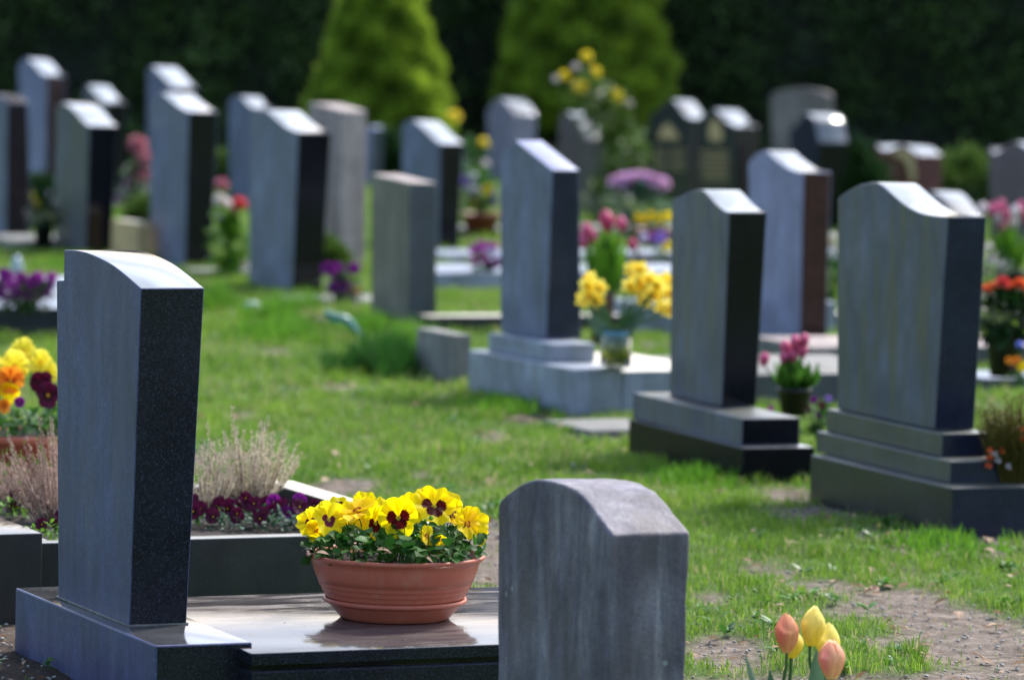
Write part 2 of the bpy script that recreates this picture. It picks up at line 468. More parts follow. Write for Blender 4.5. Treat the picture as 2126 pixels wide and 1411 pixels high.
M['terracotta_dark'] = plain('dark_terracotta', (0.20, 0.045, 0.028), 0.5, 25, 0.1)
M['dark_pot'] = plain('dark_plastic_pot', (0.008, 0.009, 0.009), 0.4)
M['brown_vase'] = plain('brown_clay_vase', (0.12, 0.065, 0.05), 0.55)
M['tulip_pink'] = leafy('pink_tulip_petal', (0.62, 0.02, 0.14), (0.80, 0.22, 0.40), 0.4, 0.4)
M['tulip_red'] = leafy('crimson_tulip_petal', (0.45, 0.01, 0.06), (0.68, 0.10, 0.22), 0.4, 0.35)
M['tulip_white'] = leafy('white_tulip_petal', (0.75, 0.66, 0.68), (0.85, 0.80, 0.80), 0.4, 0.4)
M['bloom_red'] = leafy('red_bloom_petal', (0.5, 0.02, 0.03), (0.8, 0.10, 0.10), 0.5, 0.3)
M['bloom_orange'] = leafy('orange_bloom_petal', (0.75, 0.09, 0.03), (0.85, 0.22, 0.07), 0.5, 0.3)
M['bloom_white'] = leafy('white_bloom_petal', (0.66, 0.58, 0.58), (0.82, 0.76, 0.76), 0.5, 0.35)
M['bloom_pink'] = leafy('light_pink_bloom_petal', (0.62, 0.32, 0.55), (0.78, 0.52, 0.74), 0.6, 0.3)
M['bloom_rose'] = leafy('rose_bloom_petal', (0.42, 0.10, 0.16), (0.58, 0.26, 0.30), 0.6, 0.3)
M['bloom_yellow'] = leafy('yellow_bloom_petal', (0.78, 0.60, 0.02), (0.84, 0.72, 0.06), 0.5, 0.4)
M['bloom_blue'] = leafy('blue_bloom_petal', (0.1, 0.14, 0.6), (0.3, 0.36, 0.8), 0.5, 0.3)
M['daff_tepal'] = leafy('daffodil_tepal', (0.85, 0.66, 0.04), (0.86, 0.76, 0.16), 0.45, 0.45)
M['daff_trumpet'] = leafy('daffodil_trumpet', (0.86, 0.50, 0.008), (0.86, 0.58, 0.015), 0.45, 0.45)
M['dry_leaf'] = leafy('fallen_dry_leaf', (0.16, 0.08, 0.035), (0.46, 0.32, 0.22), 0.7, 0.2)
M['pebble'] = plain('pebbles', (0.30, 0.28, 0.26), 0.8, 90, 0.4)
M['daisy'] = plain('daisy_petals', (0.8, 0.78, 0.76), 0.6)
M['gold'] = plain('dull_gold_lettering', (0.50, 0.36, 0.17), 0.5, 30, 0.2)
M['teal'] = leafy('teal_plastic', (0.02, 0.14, 0.14), (0.04, 0.22, 0.20), 0.3, 0.3)
M['white_plastic'] = plain('white_glassy_plastic', (0.36, 0.44, 0.50), 0.25, 60, .5)
M['blue_tag'] = plain('blue_label', (0.08, 0.26, 0.42), 0.4)
M['metal'] = plain('grey_painted_metal', (0.10, 0.14, 0.19), 0.4)

def tulip_mix(name, lo, hi, flame):
    """bud pigment: pat.r runs from base to tip, pat.g marks the flamed middle of the petal"""
    g = NG(name)
    at = g.attr()
    nz = g.noise(g.coord((1, 1, .16)), 150, 5, 0.7)
    col = g.mix(at[0], lo, hi)
    col = g.mix(1.0, col, g.ramp(nz, [(0.3, (0.82, 0.78, 0.70)), (0.65, (1.08, 1.06, 1.04))]), 'MULTIPLY')
    fl = g.math('MULTIPLY', at[1], g.math('ADD', nz, 0.35), True)
    col = g.mix(fl, col, flame)
    g.l(col, g.b.inputs['Base Color'])
    g.b.inputs['Roughness'].default_value = 0.42
    tr = g.n('ShaderNodeBsdfTranslucent'); g.l(col, tr.inputs[0])
    mx = g.n('ShaderNodeMixShader'); mx.inputs[0].default_value = 0.55
    g.l(g.b.outputs[0], mx.inputs[1]); g.l(tr.outputs[0], mx.inputs[2])
    g.l(mx.outputs[0], g.out.inputs[0])
    return g.mat
M['tul_salmon'] = tulip_mix('salmon_tulip', (0.92, 0.72, 0.34), (0.92, 0.50, 0.30), (0.84, 0.28, 0.27))
M['tul_yellow'] = tulip_mix('yellow_tulip', (0.95, 0.84, 0.08), (0.97, 0.90, 0.34), (0.96, 0.86, 0.28))
M['tul_blush'] = tulip_mix('blush_tulip', (0.95, 0.84, 0.46), (0.94, 0.62, 0.42), (0.90, 0.30, 0.36))

# glass
g = NG('clear_jar_glass')
g.b.inputs['Transmission Weight'].default_value = 1.0
g.b.inputs['Roughness'].default_value = 0.02
g.b.inputs['IOR'].default_value = 1.45
g.b.inputs['Base Color'].default_value = (0.95, 0.98, 0.95, 1)
M['glass'] = g.mat
g = NG('greenish_vase_water')
g.b.inputs['Transmission Weight'].default_value = 0.6
g.b.inputs['Roughness'].default_value = 0.15
g.b.inputs['IOR'].default_value = 1.33
g.b.inputs['Base Color'].default_value = (0.34, 0.38, 0.03, 1)
M['water'] = g.mat

# ------------------------------------------------------------------ ground
# bare patches: (photo x, photo y, half width m, half depth m) - fixed to the ground once
SOIL = []
for (px, py, rx, ry) in [
        (1720, 1215, .12, .22), (1850, 1240, .16, .30), (1990, 1290, .22, .42), (2110, 1340, .3, .5), (1930, 1330, .2, .22), (1780, 1270, .12, .16),
        (1600, 1180, .10, .12), (1500, 1350, .12, .32), (1500, 1440, .22, .3), (1640, 1420, .14, .2), (1900, 1410, .3, .14), (2080, 1400, .2, .2),
        (1040, 1170, .14, .5), (1010, 1120, .10, .3), (960, 1090, .15, .3), (1480, 1240, .05, .22),
        (680, 1020, .12, .3), (640, 1030, .16, .3), (720, 1010, .12, .22), (430, 950, .3, .3),
        (20, 1350, .2, .9), (60, 1420, .35, .5),
        (1630, 1022, .12, .22), (1720, 1060, .16, .22), (1850, 1110, .18, .2), (1980, 1140, .2, .16), (2100, 1120, .2, .2),
        (1240, 905, .16, .2), (1100, 865, .1, .2),
        (1350, 716, .3, .22), (570, 730, .10, .3), (700, 800, .08, .2), (1010, 905, .10, .22), (1370, 985, .08, .16), (880, 985, .07, .2), (500, 860, .09, .2), (1180, 985, .06, .16), (770, 905, .05, .14), (640, 660, .18, .25), (820, 770, .08, .12)]:
    p = G(px, py)
    SOIL.append((p.x, p.y, rx, ry))
SOIL = np.array(SOIL)
def np_noise(x, y, s, seed=0):
    r = np.random.default_rng(seed)
    out = np.zeros_like(x)
    for k in range(6):
        a = r.uniform(0, 2 * math.pi); ph = r.uniform(0, 6.28); fr = s * r.uniform(0.6, 1.8)
        out += np.sin((x * math.cos(a) + y * math.sin(a)) * fr + ph + 1.7 * np.sin((x * math.sin(a) - y * math.cos(a)) * fr * 0.7 + ph * 2))
    return out / 6
def soil_mask(x, y):
    nz = np_noise(x, y, 9, 3) * 0.45 + np_noise(x, y, 26, 5) * 0.45 + np_noise(x, y, 60, 8) * 0.25
    m = np.zeros_like(x)
    for (a, b, rx, ry) in SOIL:
        d = np.sqrt(((x - a) / rx) ** 2 + ((y - b) / ry) ** 2)
        m = np.maximum(m, 1.15 - d)
    return np.clip((m + nz * 0.55 - 0.03) * 2.6, 0, 1)
def gheight(x, y):
    h = 0.010 * np_noise(x, y, 3, 21) + 0.006 * np_noise(x, y, 11, 22)
    return h * np.clip((60 - y) / 10, 0, 1) - 0.004

gx = np.concatenate([np.linspace(-260, -9, 14), np.arange(-8, -2.6, 0.4), np.arange(-2.6, 3.2, 0.045), np.arange(3.2, 9, 0.4), np.linspace(9.5, 260, 14)])
gy = np.concatenate([np.linspace(-220, 6.5, 12), np.arange(7, 9.4, 0.4), np.arange(9.6, 20, 0.045), np.arange(20, 40, 0.12), np.arange(40, 64, 0.8), np.linspace(66, 700, 14)])
X, Yg = np.meshgrid(gx, gy)
sm = soil_mask(X.ravel(), Yg.ravel())
H = gheight(X.ravel(), Yg.ravel())
rough = (mx_ := np_noise(X.ravel(), Yg.ravel(), 90, 31) + np_noise(X.ravel(), Yg.ravel(), 45, 33)) * 0.004 * sm
V = np.stack([X.ravel(), Yg.ravel(), H + rough - 0.010 * sm], axis=1)
nx_, ny_ = len(gx), len(gy)
ii, jj = np.meshgrid(np.arange(nx_ - 1), np.arange(ny_ - 1))
b0 = (jj * nx_ + ii).ravel()
Fq = np.stack([b0, b0 + 1, b0 + nx_ + 1, b0 + nx_], axis=1)
def np_mesh(name, V, F, mat, pat=None, smooth=True):
    me = bpy.data.meshes.new(name)
    me.vertices.add(len(V)); me.vertices.foreach_set('co', np.asarray(V, dtype=np.float32).ravel())
    k = F.shape[1]
    me.loops.add(F.size); me.loops.foreach_set('vertex_index', F.astype(np.int32).ravel())
    me.polygons.add(len(F))
    me.polygons.foreach_set('loop_start', np.arange(0, F.size, k, dtype=np.int32))
    me.polygons.foreach_set('loop_total', np.full(len(F), k, dtype=np.int32))
    me.polygons.foreach_set('use_smooth', np.full(len(F), smooth))
    me.materials.append(mat)
    if pat is not None:
        at = me.attributes.new('pat', 'FLOAT_COLOR', 'POINT')
        at.data.foreach_set('color', np.concatenate([pat, np.ones((len(pat), 1))], axis=1).astype(np.float32).ravel())
    me.update(calc_edges=True)
    me.validate()
    o = bpy.data.objects.new(name, me)
    COL.objects.link(o)
    return o
g = NG('lawn_soil')
at = g.attr()
c = g.coord()
n1 = g.noise(c, 26, 6, 0.7); n2 = g.noise(c, 130, 4, 0.7); n3 = g.noise(c, 1.1, 4, 0.6)
soilc = g.ramp(n1, [(0.28, (0.055, 0.040, 0.030)), (0.5, (0.16, 0.125, 0.10)), (0.75, (0.33, 0.275, 0.235))])
soilc = g.mix(at[1], soilc, g.ramp(n1, [(0.3, (0.018, 0.012, 0.009)), (0.7, (0.060, 0.040, 0.030))]))
soilc = g.mix(1.0, soilc, g.ramp(n2, [(0.3, (0.6, 0.6, 0.6)), (0.7, (1.3, 1.3, 1.3))]), 'MULTIPLY')
grc = g.ramp(n1, [(0.3, (0.035, 0.065, 0.012)), (0.6, (0.075, 0.13, 0.02)), (0.8, (0.13, 0.14, 0.05))])
g.l(g.mix(at[0], grc, soilc), g.b.inputs['Base Color'])
g.b.inputs['Roughness'].default_value = 0.95
g.b.inputs['Specular IOR Level'].default_value = 0.2
g.bump(g.math('ADD', n1, g.math('MULTIPLY', n2, 0.5)), 0.8, 0.015)
pat = np.zeros((len(V), 3)); pat[:, 0] = sm
qd = G(30, 1400); pat[:, 1] = np.clip(1.6 - np.sqrt(((X.ravel() - qd.x) / .45) ** 2 + ((Yg.ravel() - qd.y) / .8) ** 2), 0, 1)
ground = np_mesh('ground', V, Fq, g.mat, pat)
tag(ground, kind='structure')

KEEP_OUT = []          # (cx, cy, d1, d2, width, depth) footprints where no grass grows
def keep(P, d1, d2, w, d, mg=0.0):
    KEEP_OUT.append((P.x, P.y, d1.x, d1.y, d2.x, d2.y, w, d, mg))

# ------------------------------------------------------------------ stones
def smooth_curve(pts, n=6):
    """Catmull-Rom through the traced points"""
    if len(pts) < 3: return pts
    out = []
    P = [pts[0]] + list(pts) + [pts[-1]]
    for i in range(1, len(P) - 2):
        for k in range(n):
            t = k / n
            a, b, c_, d = [np.array(q) for q in P[i - 1:i + 3]]
            out.append(tuple(0.5 * ((2 * b) + (-a + c_) * t + (2 * a - 5 * b + 4 * c_ - d) * t * t + (-a + 3 * b - 3 * c_ + d) * t ** 3)))
    out.append(tuple(pts[-1]))
    return out

def prism(name, ring, thf, mats, parent, loc, rz, bevel=0.003, seg=2, rough=0.0, flatmat=None):
    """ring: (t along width, z) points of the back face, thickness thf(z) along local x.
    mats = [wide face, side, top]"""
    bm = bmesh.new()
    A = [bm.verts.new((0, t, z)) for t, z in ring]
    B = [bm.verts.new((thf(z), t, z)) for t, z in ring]
    n = len(ring)
    fa = bm.faces.new(A); fb = bm.faces.new(B[::-1])
    for i in range(n):
        j = (i + 1) % n
        bm.faces.new((A[j], A[i], B[i], B[j]))
    bmesh.ops.recalc_face_normals(bm, faces=bm.faces)
    for f in bm.faces:
        nn = f.normal
        if abs(nn.x) > 0.8: f.material_index = 0
        elif nn.z > 0.25: f.material_index = 2
        else: f.material_index = 1
    if rough:
        bmesh.ops.triangulate(bm, faces=[f for f in bm.faces if len(f.verts) > 4])
    if bevel:
        ed = [e for e in bm.edges if len(e.link_faces) == 2 and e.calc_face_angle(0) > math.radians(28)]
        bmesh.ops.bevel(bm, geom=ed, offset=bevel, segments=seg, profile=0.5, affect='EDGES', clamp_overlap=True)
    me = bpy.data.meshes.new(name)
    bm.to_mesh(me); bm.free()
    for x in mats: me.materials.append(x)
    me.polygons.foreach_set('use_smooth', [False] * len(me.polygons))
    # soft shading on the curved top only
    # soft shading on the curved top only; its rim stays crisp
    sf = [(p.material_index == 2 and p.normal.z > .25 and abs(p.normal.x) < .2) for p in me.polygons]
    me.polygons.foreach_set('use_smooth', sf)
    o = bpy.data.objects.new(name, me)
    COL.objects.link(o)
    if parent is not None:
        o.parent = parent
        o.matrix_parent_inverse = Matrix.Identity(4)
    o.location = loc
    if parent is None: o.rotation_euler = (0, 0, rz)
    return o

def block(P, w, d, z0, z1, name, mats, parent, origin, yaw, bevel=0.003):
    """box whose near vertical edge stands at P, running w along d1 and d along d2"""
    d1, d2 = axes(yaw)
    rel = P - origin
    lx = rel.dot(d2); ly = rel.dot(d1)
    return prism(name, [(0, 0), (0, z1 - z0), (w, z1 - z0), (w, 0)][::-1], lambda z: d, mats, parent,
                 Vector((lx, ly, z0)) if parent is not None else Vector((P.x, P.y, z0)), math.radians(yaw), bevel)

STONES = {}
def headstone(key, label, near, top, botleft, xr_top, xr_bot, mats, yaw=23.0, z0=0.0, group='headstones', curve=True,
              steps=(), bevel=0.004, kind='headstone', cat='headstone', smoothn=6, fixed_top=None, sink=0.03):
    """near: photo position of the near bottom corner of the upright; top: traced upper outline of the wide face from the far
    side to the near corner; steps: courses of the base from the ground up, each (near-bottom px, near-top y, left px, right px or metres)"""
    d1, d2 = axes(yaw)
    rz = math.radians(yaw)
    z = 0.0
    courses = []
    for (nb, ty, lx, rx, mt, nm) in steps:
        P = G(nb[0], nb[1], z)
        h = solve_y(P, Z, ty)
        PT = P + Z * h
        wl = solve_x(PT, d1, lx)
        dd = solve_x(PT, d2, rx) if rx > 20 else rx
        courses.append((P, wl, dd, z, z + h, mt, nm))
        z = z + h
    z = z if steps else z0
    P0 = G(near[0], near[1], z)
    nrm = d2
    def on_face(px, py):
        d = ray(px, py)
        s = (P0 - CAM).dot(nrm) / d.dot(nrm)
        q = CAM + d * s - P0
        return (q.dot(d1), q.z)
    pts = [on_face(*p) for p in top]
    if curve: pts = smooth_curve(pts, smoothn)
    tl = solve_x(P0, d1, botleft)
    ring = [(0.0, -sink if not steps else 0.0)] + pts[::-1] + [(tl, -sink if not steps else 0.0)]
    ring = [(max(t, -0.05), zz) for t, zz in ring]
    nt_ = P0 + d1 * pts[-1][0] + Z * pts[-1][1]
    thT = solve_x(nt_, d2, xr_top)
    thB = solve_x(P0, d2, xr_bot)
    hh = pts[-1][1]
    thf = lambda zz: thB + (thT - thB) * max(0, min(1, zz / hh))
    origin = courses[0][0].copy() if courses else P0.copy()
    origin.z = 0.0 if courses else z
    if courses:
        root = empty(kind, origin, rz)
        for (P, wl, dd, za, zb, mt, nm) in courses:
            a = za - (0.04 if za == 0 else 0.0)
            block(P, wl, dd, a, zb - (0.0), nm, mt, root, Vector((origin.x, origin.y, 0)), yaw, 0.004)
            keep(P, d1, d2, wl, dd)
        rel = P0 - Vector((origin.x, origin.y, 0))
        prism('upright_stone', ring, thf, mats, root, Vector((rel.dot(d2), rel.dot(d1), z + 0.0015)), 0, bevel)
    else:
        root = prism(kind, ring, thf, mats, None, P0, rz, bevel)
        keep(P0, d1, d2, tl, thB)
    tag(root, label, cat, group)
    STONES[key] = dict(P0=P0, d1=d1, d2=d2, w=tl, th=thB, z=z, root=root, courses=courses)
    return root

def slab_thing(name, label, cat, nearpx, topy, lx, rx, mats, yaw=23.0, z0=0.0, group=None, zt=None, bevel=0.004):
    d1, d2 = axes(yaw)
    P = G(nearpx[0], nearpx[1], z0)
    h = solve_y(P, Z, topy)
    PT = P + Z * h
    wl = solve_x(PT, d1, lx) if lx < -20 or lx > 20 else lx
    dd = solve_x(PT, d2, rx) if rx > 20 else rx
    o = block(P, wl, dd, z0 - (0.03 if z0 == 0 else 0), z0 + h, name, mats, None, P, yaw, bevel)
    tag(o, label, cat, group)
    keep(P, d1, d2, wl, dd)
    return o, P, h

HS = 'headstones standing in the cemetery'
blk = [M['honed_grey'], M['black_polish'], M['top_light']]
# ---- the front headstone
FS = [M['front_back'], M['front_side'], M['front_top']]
d1, d2 = axes(23.5)
PB = G(321, 1470)                                    # near corner of the base on the ground
hB = solve_y(PB, Z, 1339.5)
headstone('S1', 'tall speckled blue-black headstone in sharp focus, its top curving down towards the yellow pansies', (268, 1300),
          [(117.5, 584), (132.5, 582), (133, 520), (160, 521.5), (187, 528.5), (226, 547), (258, 570.5), (292, 600)], 121, 424, 387, FS, 23.5,
          steps=[((321, 1470), 1339.5, 32, 524, [M['front_back'], M['front_side'], M['front_top']], 'base')], group=HS, curve=False, bevel=0.002)
# resample the curved part smoothly: rebuild of the upright with a finer arc
up = [c_ for c_ in STONES['S1']['root'].children if c_.name.startswith('upright')][0]
S1 = STONES['S1']
def face_pts(P0, d1_, d2_, pts):
    out = []
    for (px, py) in pts:
        d = ray(px, py); s = (P0 - CAM).dot(d2_) / d.dot(d2_); q = CAM + d * s - P0
        out.append((q.dot(d1_), q.z))
    return out
P0 = S1['P0']
arc = smooth_curve(face_pts(P0, d1, d2, [(133, 520), (160, 521.5), (187, 528.5), (226, 547), (258, 570.5), (292, 600)]), 7)
sh = face_pts(P0, d1, d2, [(117.5, 584), (132.6, 583)])
ring = [(0, 0)] + arc[::-1] + sh[::-1] + [(S1['w'], 0)]
P_t = P0 + d1 * arc[-1][0] + Z * arc[-1][1]
tT = solve_x(P_t, d2, 424); tB = solve_x(P0, d2, 387)
loc = up.location.copy(); old = up.data
bpy.data.objects.remove(up)
hh1 = arc[-1][1]
prism('upright_stone', ring, lambda zz: tB + (tT - tB) * min(1, max(0, zz) / hh1), FS, S1['root'], loc, 0, 0.0022, 2)
BASE_Z = S1['z']
block(P0 - d2 * .005 - d1 * .003, S1['w'] + .006, tB + .009, BASE_Z + .0006, BASE_Z + .0042, 'mortar_joint', [M['concrete']] * 3, S1['root'], Vector((S1['root'].location.x, S1['root'].location.y, 0)), 23.5, 0)

# ---- ledger slab behind the front headstone
YS = 23.5
zs = BASE_Z - 0.012
Ps = G(520, 1356, zs)                                 # a point on the near top edge of the ledger
t_far = solve_y(Ps, d1, 1243)
Pl = Ps - d2 * 0.0 + d1 * 0.0
led = empty('grave_ledger', Vector((Pl.x, Pl.y, 0)), math.radians(YS))
Llen = solve_x(Ps, d2, 1395)
block(Vector((Ps.x, Ps.y, 0)) + d2 * 0.004, t_far, Llen, zs - 0.028, zs, 'ledger_slab', [M['front_side'], M['front_side'], M['slab']], led, Vector((Ps.x, Ps.y, 0)), YS, 0.003)
block(Vector((Ps.x, Ps.y, 0)) + d1 * 0.018 + d2 * 0.006, t_far - 0.036, Llen - 0.02, zs - 0.040, zs - 0.0285, 'recessed_joint', [M['black_polish']] * 3, led, Vector((Ps.x, Ps.y, 0)), YS, 0)
block(Vector((Ps.x, Ps.y, 0)) - d1 * 0.002 + d2 * 0.004, t_far + 0.004, Llen, -0.03, zs - 0.0405, 'lower_frame', [M['front_side'], M['front_side'], M['front_top']], led, Vector((Ps.x, Ps.y, 0)), YS, 0.003)
tag(led, 'polished brown-grey grave slab carrying the terracotta bowl of yellow pansies', 'grave slab')
keep(Vector((Ps.x, Ps.y, 0)), d1, d2, t_far, Llen)

# ---- rough old headstone in the right foreground
def rough_stone():
    yaw = 24.0
    e1, e2 = axes(yaw)
    P0 = G(1257, 1618)
    pts = [(1034.5, 1052), (1040, 1036), (1058, 1018), (1085, 1003), (1116.5, 995.5), (1159, 1002), (1196, 1019), (1228, 1053), (1249, 1081), (1270, 1110)]
    out = smooth_curve(face_pts(P0, e1, e2, pts), 5)
    wl = solve_x(P0, e1, 1031)
    nt_ = P0 + e1 * out[-1][0] + Z * out[-1][1]
    th = solve_x(nt_, e2, 1431)
    hgt = out[-1][1]
    # fine grid over the whole body so that the surface can be chipped and worn
    bm = bmesh.new()
    ring = [(0.0, -0.03)] + [(0.0 + (out[-1][0]) * k / 14, hgt * k / 14) for k in range(1, 14)] + out[::-1]
    zl = out[0][1]
    ring += [(wl + (out[0][0] - wl) * k / 14, zl * k / 14) for k in range(13, 0, -1)] + [(wl, -0.03)]
    ns = 12
    rows = []
    for i in range(ns + 1):
        rows.append([bm.verts.new((th * i / ns, t, z)) for t, z in ring])
    n = len(ring)
    for i in range(ns):
        for j in range(n):
            k = (j + 1) % n
            bm.faces.new((rows[i][j], rows[i][k], rows[i + 1][k], rows[i + 1][j]))
    bm.faces.new(rows[0][::-1]); bm.faces.new(rows[-1])
    bmesh.ops.recalc_face_normals(bm, faces=bm.faces)
    ed = [e for e in bm.edges if len(e.link_faces) == 2 and e.calc_face_angle(0) > math.radians(35)]
    bmesh.ops.bevel(bm, geom=ed, offset=0.011, segments=4, profile=0.6, affect='EDGES', clamp_overlap=True)
    big = [f for f in bm.faces if len(f.verts) > 8]
    r = bmesh.ops.triangulate(bm, faces=big)
    bmesh.ops.subdivide_edges(bm, edges=[e for e in bm.edges if e.calc_length() > 0.05], cuts=2, use_grid_fill=False)
    bmesh.ops.triangulate(bm, faces=[f for f in bm.faces if len(f.verts) > 4])
    for v in bm.verts:
        p = v.co
        k = mnoise.fractal(p * 9, 1.0, 2.0, 4) * 0.003 + mnoise.fractal(p * 40 + Vector((3, 1, 2)), 1.0, 2.0, 3) * 0.0012
        v.co = p + v.normal * k
    me = bpy.data.meshes.new('weathered_headstone')
    bm.to_mesh(me); bm.free()
    me.materials.append(M['rough'])
    me.polygons.foreach_set('use_smooth', [True] * len(me.polygons))
    try: me.set_sharp_from_angle(angle=math.radians(50))
    except Exception: pass
    o = bpy.data.objects.new('headstone', me)
    COL.objects.link(o)
    o.location = P0; o.rotation_euler = (0, 0, math.radians(yaw))
    keep(P0, e1, e2, wl, th)
    tag(o, 'low weathered round-topped grey stone in the foreground, unpolished and lichen-flecked', 'headstone', HS)
rough_stone()

# ---- right-hand row
G1 = [M['honed_green'], M['navy_polish'], M['top_light']]
GB = [M['base_green'], M['navy_polish'], M['base_green']]
headstone('R1', 'broad wavy-topped grey-green headstone on three stepped courses near the right edge', (1939, 893),
          [(1738.6, 414), (1751, 403), (1776, 388.5), (1796, 382), (1815.5, 379.7), (1830, 385.6), (1855, 408), (1880, 428), (1910, 443), (1944, 449.5), (1967, 450.5)],
          1738, 2048.6, 2022.6, G1, 21.5, group=HS,
          steps=[((1973, 1110), 1012.6, 1682.6, 1.9, [M['kerb_side'], M['navy_polish'], M['base_green']], 'base'),
                 ((1971, 1003), 957, 1695, 2083, GB, 'lower_plinth'), ((1953.8, 948.5), 899.7, 1715.6, 2056.8, GB, 'upper_plinth')])
headstone('R2', 'grey headstone with polished black side, on a black two-step base beside the pink tulips', (1497, 845),
          [(1394, 415.5), (1408.7, 409.5), (1433.5, 398.5), (1453, 394.5), (1463, 400), (1483, 422), (1500.5, 437), (1513, 441)],
          1390, 1593, 1570, blk, 20.5, group=HS,
          steps=[((1542, 1001), 930, 1305.6, 1692, [M['black_matt'], M['black_matt'], M['top_light']], 'base'),
                 ((1538.4, 925), 868, 1314, 1662, [M['honed_grey'], M['black_polish'], M['sunlit_top'] if False else M['base_green']], 'plinth')])
headstone('C1', 'blue-grey pointed headstone on two pale granite courses beside the jar of daffodils', (1132.5, 705),
          [(1038.5, 326), (1069, 292), (1146, 354)], 1039, 1203, 1207, [M['honed_blue'], M['navy_polish'], M['honed_pale']], 25.5, group=HS, curve=False,
          steps=[((1182, 859), 766, 973.8, 1292, [M['pale_grey_granite']] * 3, 'base'),
                 ((1144, 753.5), 714, 1014, 1236, [M['pale_grey_granite']] * 3, 'plinth')])
headstone('C0', 'low flat-topped mossy stone standing in grass just left of the pointed blue-grey one', (846, 672), [(770.6, 361), (850, 379.6)], 771, 907.5, 906,
          [M['mossy_stone'], M['slate_side'], M['pale_stone']], 24, group=HS, curve=False)
headstone('R3', 'pale blue stone with red-brown polished side, behind the pink tulips', (1659, 700),
          [(1553.6, 339), (1567.5, 321.5), (1590, 313.7), (1607, 328.6), (1632, 346.5), (1650, 354), (1666.7, 356.5)], 1556, 1726, 1716,
          [M['honed_pale'], M['brown_polish'], M['top_light']], 22, group=HS, z0=0.05,
          steps=())
# ---- left rows
headstone('L1', 'blue-grey wave-topped stone with black side, standing in the grass left of the pale pillar', (606, 612),
          [(520, 239), (530, 232.5), (551.6, 228.8), (567, 240.7), (587, 258.6), (607, 270.5), (621, 275)], 516, 688.5, 667,
          [M['honed_blue'], M['black_polish'], M['top_light']], 22, group=HS)
headstone('L2', 'blue-grey headstone with jet-black side, between the ochre block and the red roses', (383, 556),
          [(313.5, 204), (322, 198), (337, 194), (357, 211), (377, 225), (391, 232)], 311, 454, 438.5, [M['honed_blue'], M['black_polish'], M['top_light']], 22.5, group=HS)
headstone('L3', 'grey-green wave-topped stone with dark side, directly above the sharp front stone', (176.6, 532),
          [(115, 223.5), (120, 217), (131, 214), (151, 227), (170.6, 250.6), (184.5, 261)], 113, 246, 230, [M['honed_green'], M['black_polish'], M['top_light']], 22.5, group=HS)
headstone('L8', 'dark brown round-shouldered stone cut by the left edge of the photo', (12, 500),
          [(-60, 196), (-40, 194), (0, 200), (8, 204), (14, 213)], -60, 58, 66, [M['honed_blue'], M['brown_matt'], M['brown_matt']], 22.5, group=HS)
headstone('L4', 'tallest far-left stone, pale violet with a brown side and white-lit top', (96, 400),
          [(38, 140), (43, 129), (55.5, 121.5), (70, 133), (85, 151), (96, 157)], 42, 137, 131, [M['honed_pale'], M['brown_polish'], M['top_light']], 22.5, group=HS)
headstone('L5', 'dark stone with bright wavy top peeping out behind the grey-green one at far left', (214, 420),
          [(170.6, 196), (174, 182), (182.5, 177.5), (197, 195), (210, 208), (222, 214)], 172, 265, 256, [M['honed_grey'], M['black_polish'], M['top_light']], 22.5, group=HS)
headstone('L6', 'far blue-grey stone mostly hidden behind the jet-black-sided one, its rounded white top showing', (352, 420),
          [(305.5, 147), (309, 141), (317.5, 139.5), (341, 163), (352, 175), (366, 183.5)], 305, 415, 405, [M['honed_blue'], M['black_polish'], M['top_light']], 22.5, group=HS)
headstone('L7', 'far blue-grey stone half hidden behind the wave-topped one left of the pale pillar', (528, 440),
          [(474, 207.5), (485, 201), (500, 201), (512, 215), (522, 222), (535, 226)], 476, 574, 566, [M['honed_blue'], M['navy_polish'], M['top_light']], 22.5, group=HS)
# pale pillar: faintly rounded head
headstone('P1', 'tall pale limestone pillar stone in front of the left conifer', (708, 548), [(641, 214), (660, 217), (706, 230)], 652, 762, 758,
          [M['pale_stone'], M['pale_stone'], M['pale_stone']], 34, group=HS, curve=True, bevel=0.02, cat='headstone')
headstone('M1', 'blue-grey headstone with jet black side behind the low mossy flat-topped one', (909.5, 522.5),
          [(834, 261), (842, 253.5), (858, 250.6), (878, 266.5), (897.6, 286), (913.5, 298)], 834, 963, 951, [M['honed_blue'], M['black_polish'], M['top_light']], 22.5, group=HS)
headstone('M2', 'violet speckled round-topped stone between the two conifers', (1060, 380),
          [(1010.7, 229), (1022, 214), (1036.5, 204), (1050, 214), (1060, 228), (1066, 238)], 1012, 1114, 1110, [M['violet_granite'], M['violet_granite'], M['top_light']], 24, group=HS)
headstone('M3', 'mauve-brown rounded stone standing behind the pointed blue-grey one', (1212, 447),
          [(1159.5, 253), (1165, 240), (1176, 233), (1190, 243), (1203, 262), (1213, 278), (1219, 290)], 1160, 1256, 1251, [M['mauve_granite'], M['mauve_granite'], M['top_light']], 24, group=HS)
headstone('R4', 'broad pale-brown flat-arched slab standing against the dark hedge', (1716, 400), [(1600, 195), (1630, 186), (1661.7, 183.7), (1700, 188), (1722, 197)], 1602, 1731, 1727,
          [M['dull_brown_stone']] * 3, 40, group=HS)
headstone('R5', 'dark blue hexagon-headed stone behind the red-brown-sided one', (1692, 480), [(1640, 268), (1656, 258), (1668, 240), (1676, 236.5), (1690, 250), (1697, 284), (1700, 296)], 1644, 1761, 1754,
          [M['navy_polish'], M['black_polish'], M['top_light']], 24, group=HS)
headstone('R8', 'pale rounded stone top peeping over the shoulder of the broad wavy-topped one', (1975, 640), [(1905, 425), (1915, 404), (1932, 397), (1952, 408), (1975, 438), (1985, 452)], 1905, 2040, 2036,
          [M['honed_grey'], M['navy_polish'], M['top_light']], 22, group=HS)

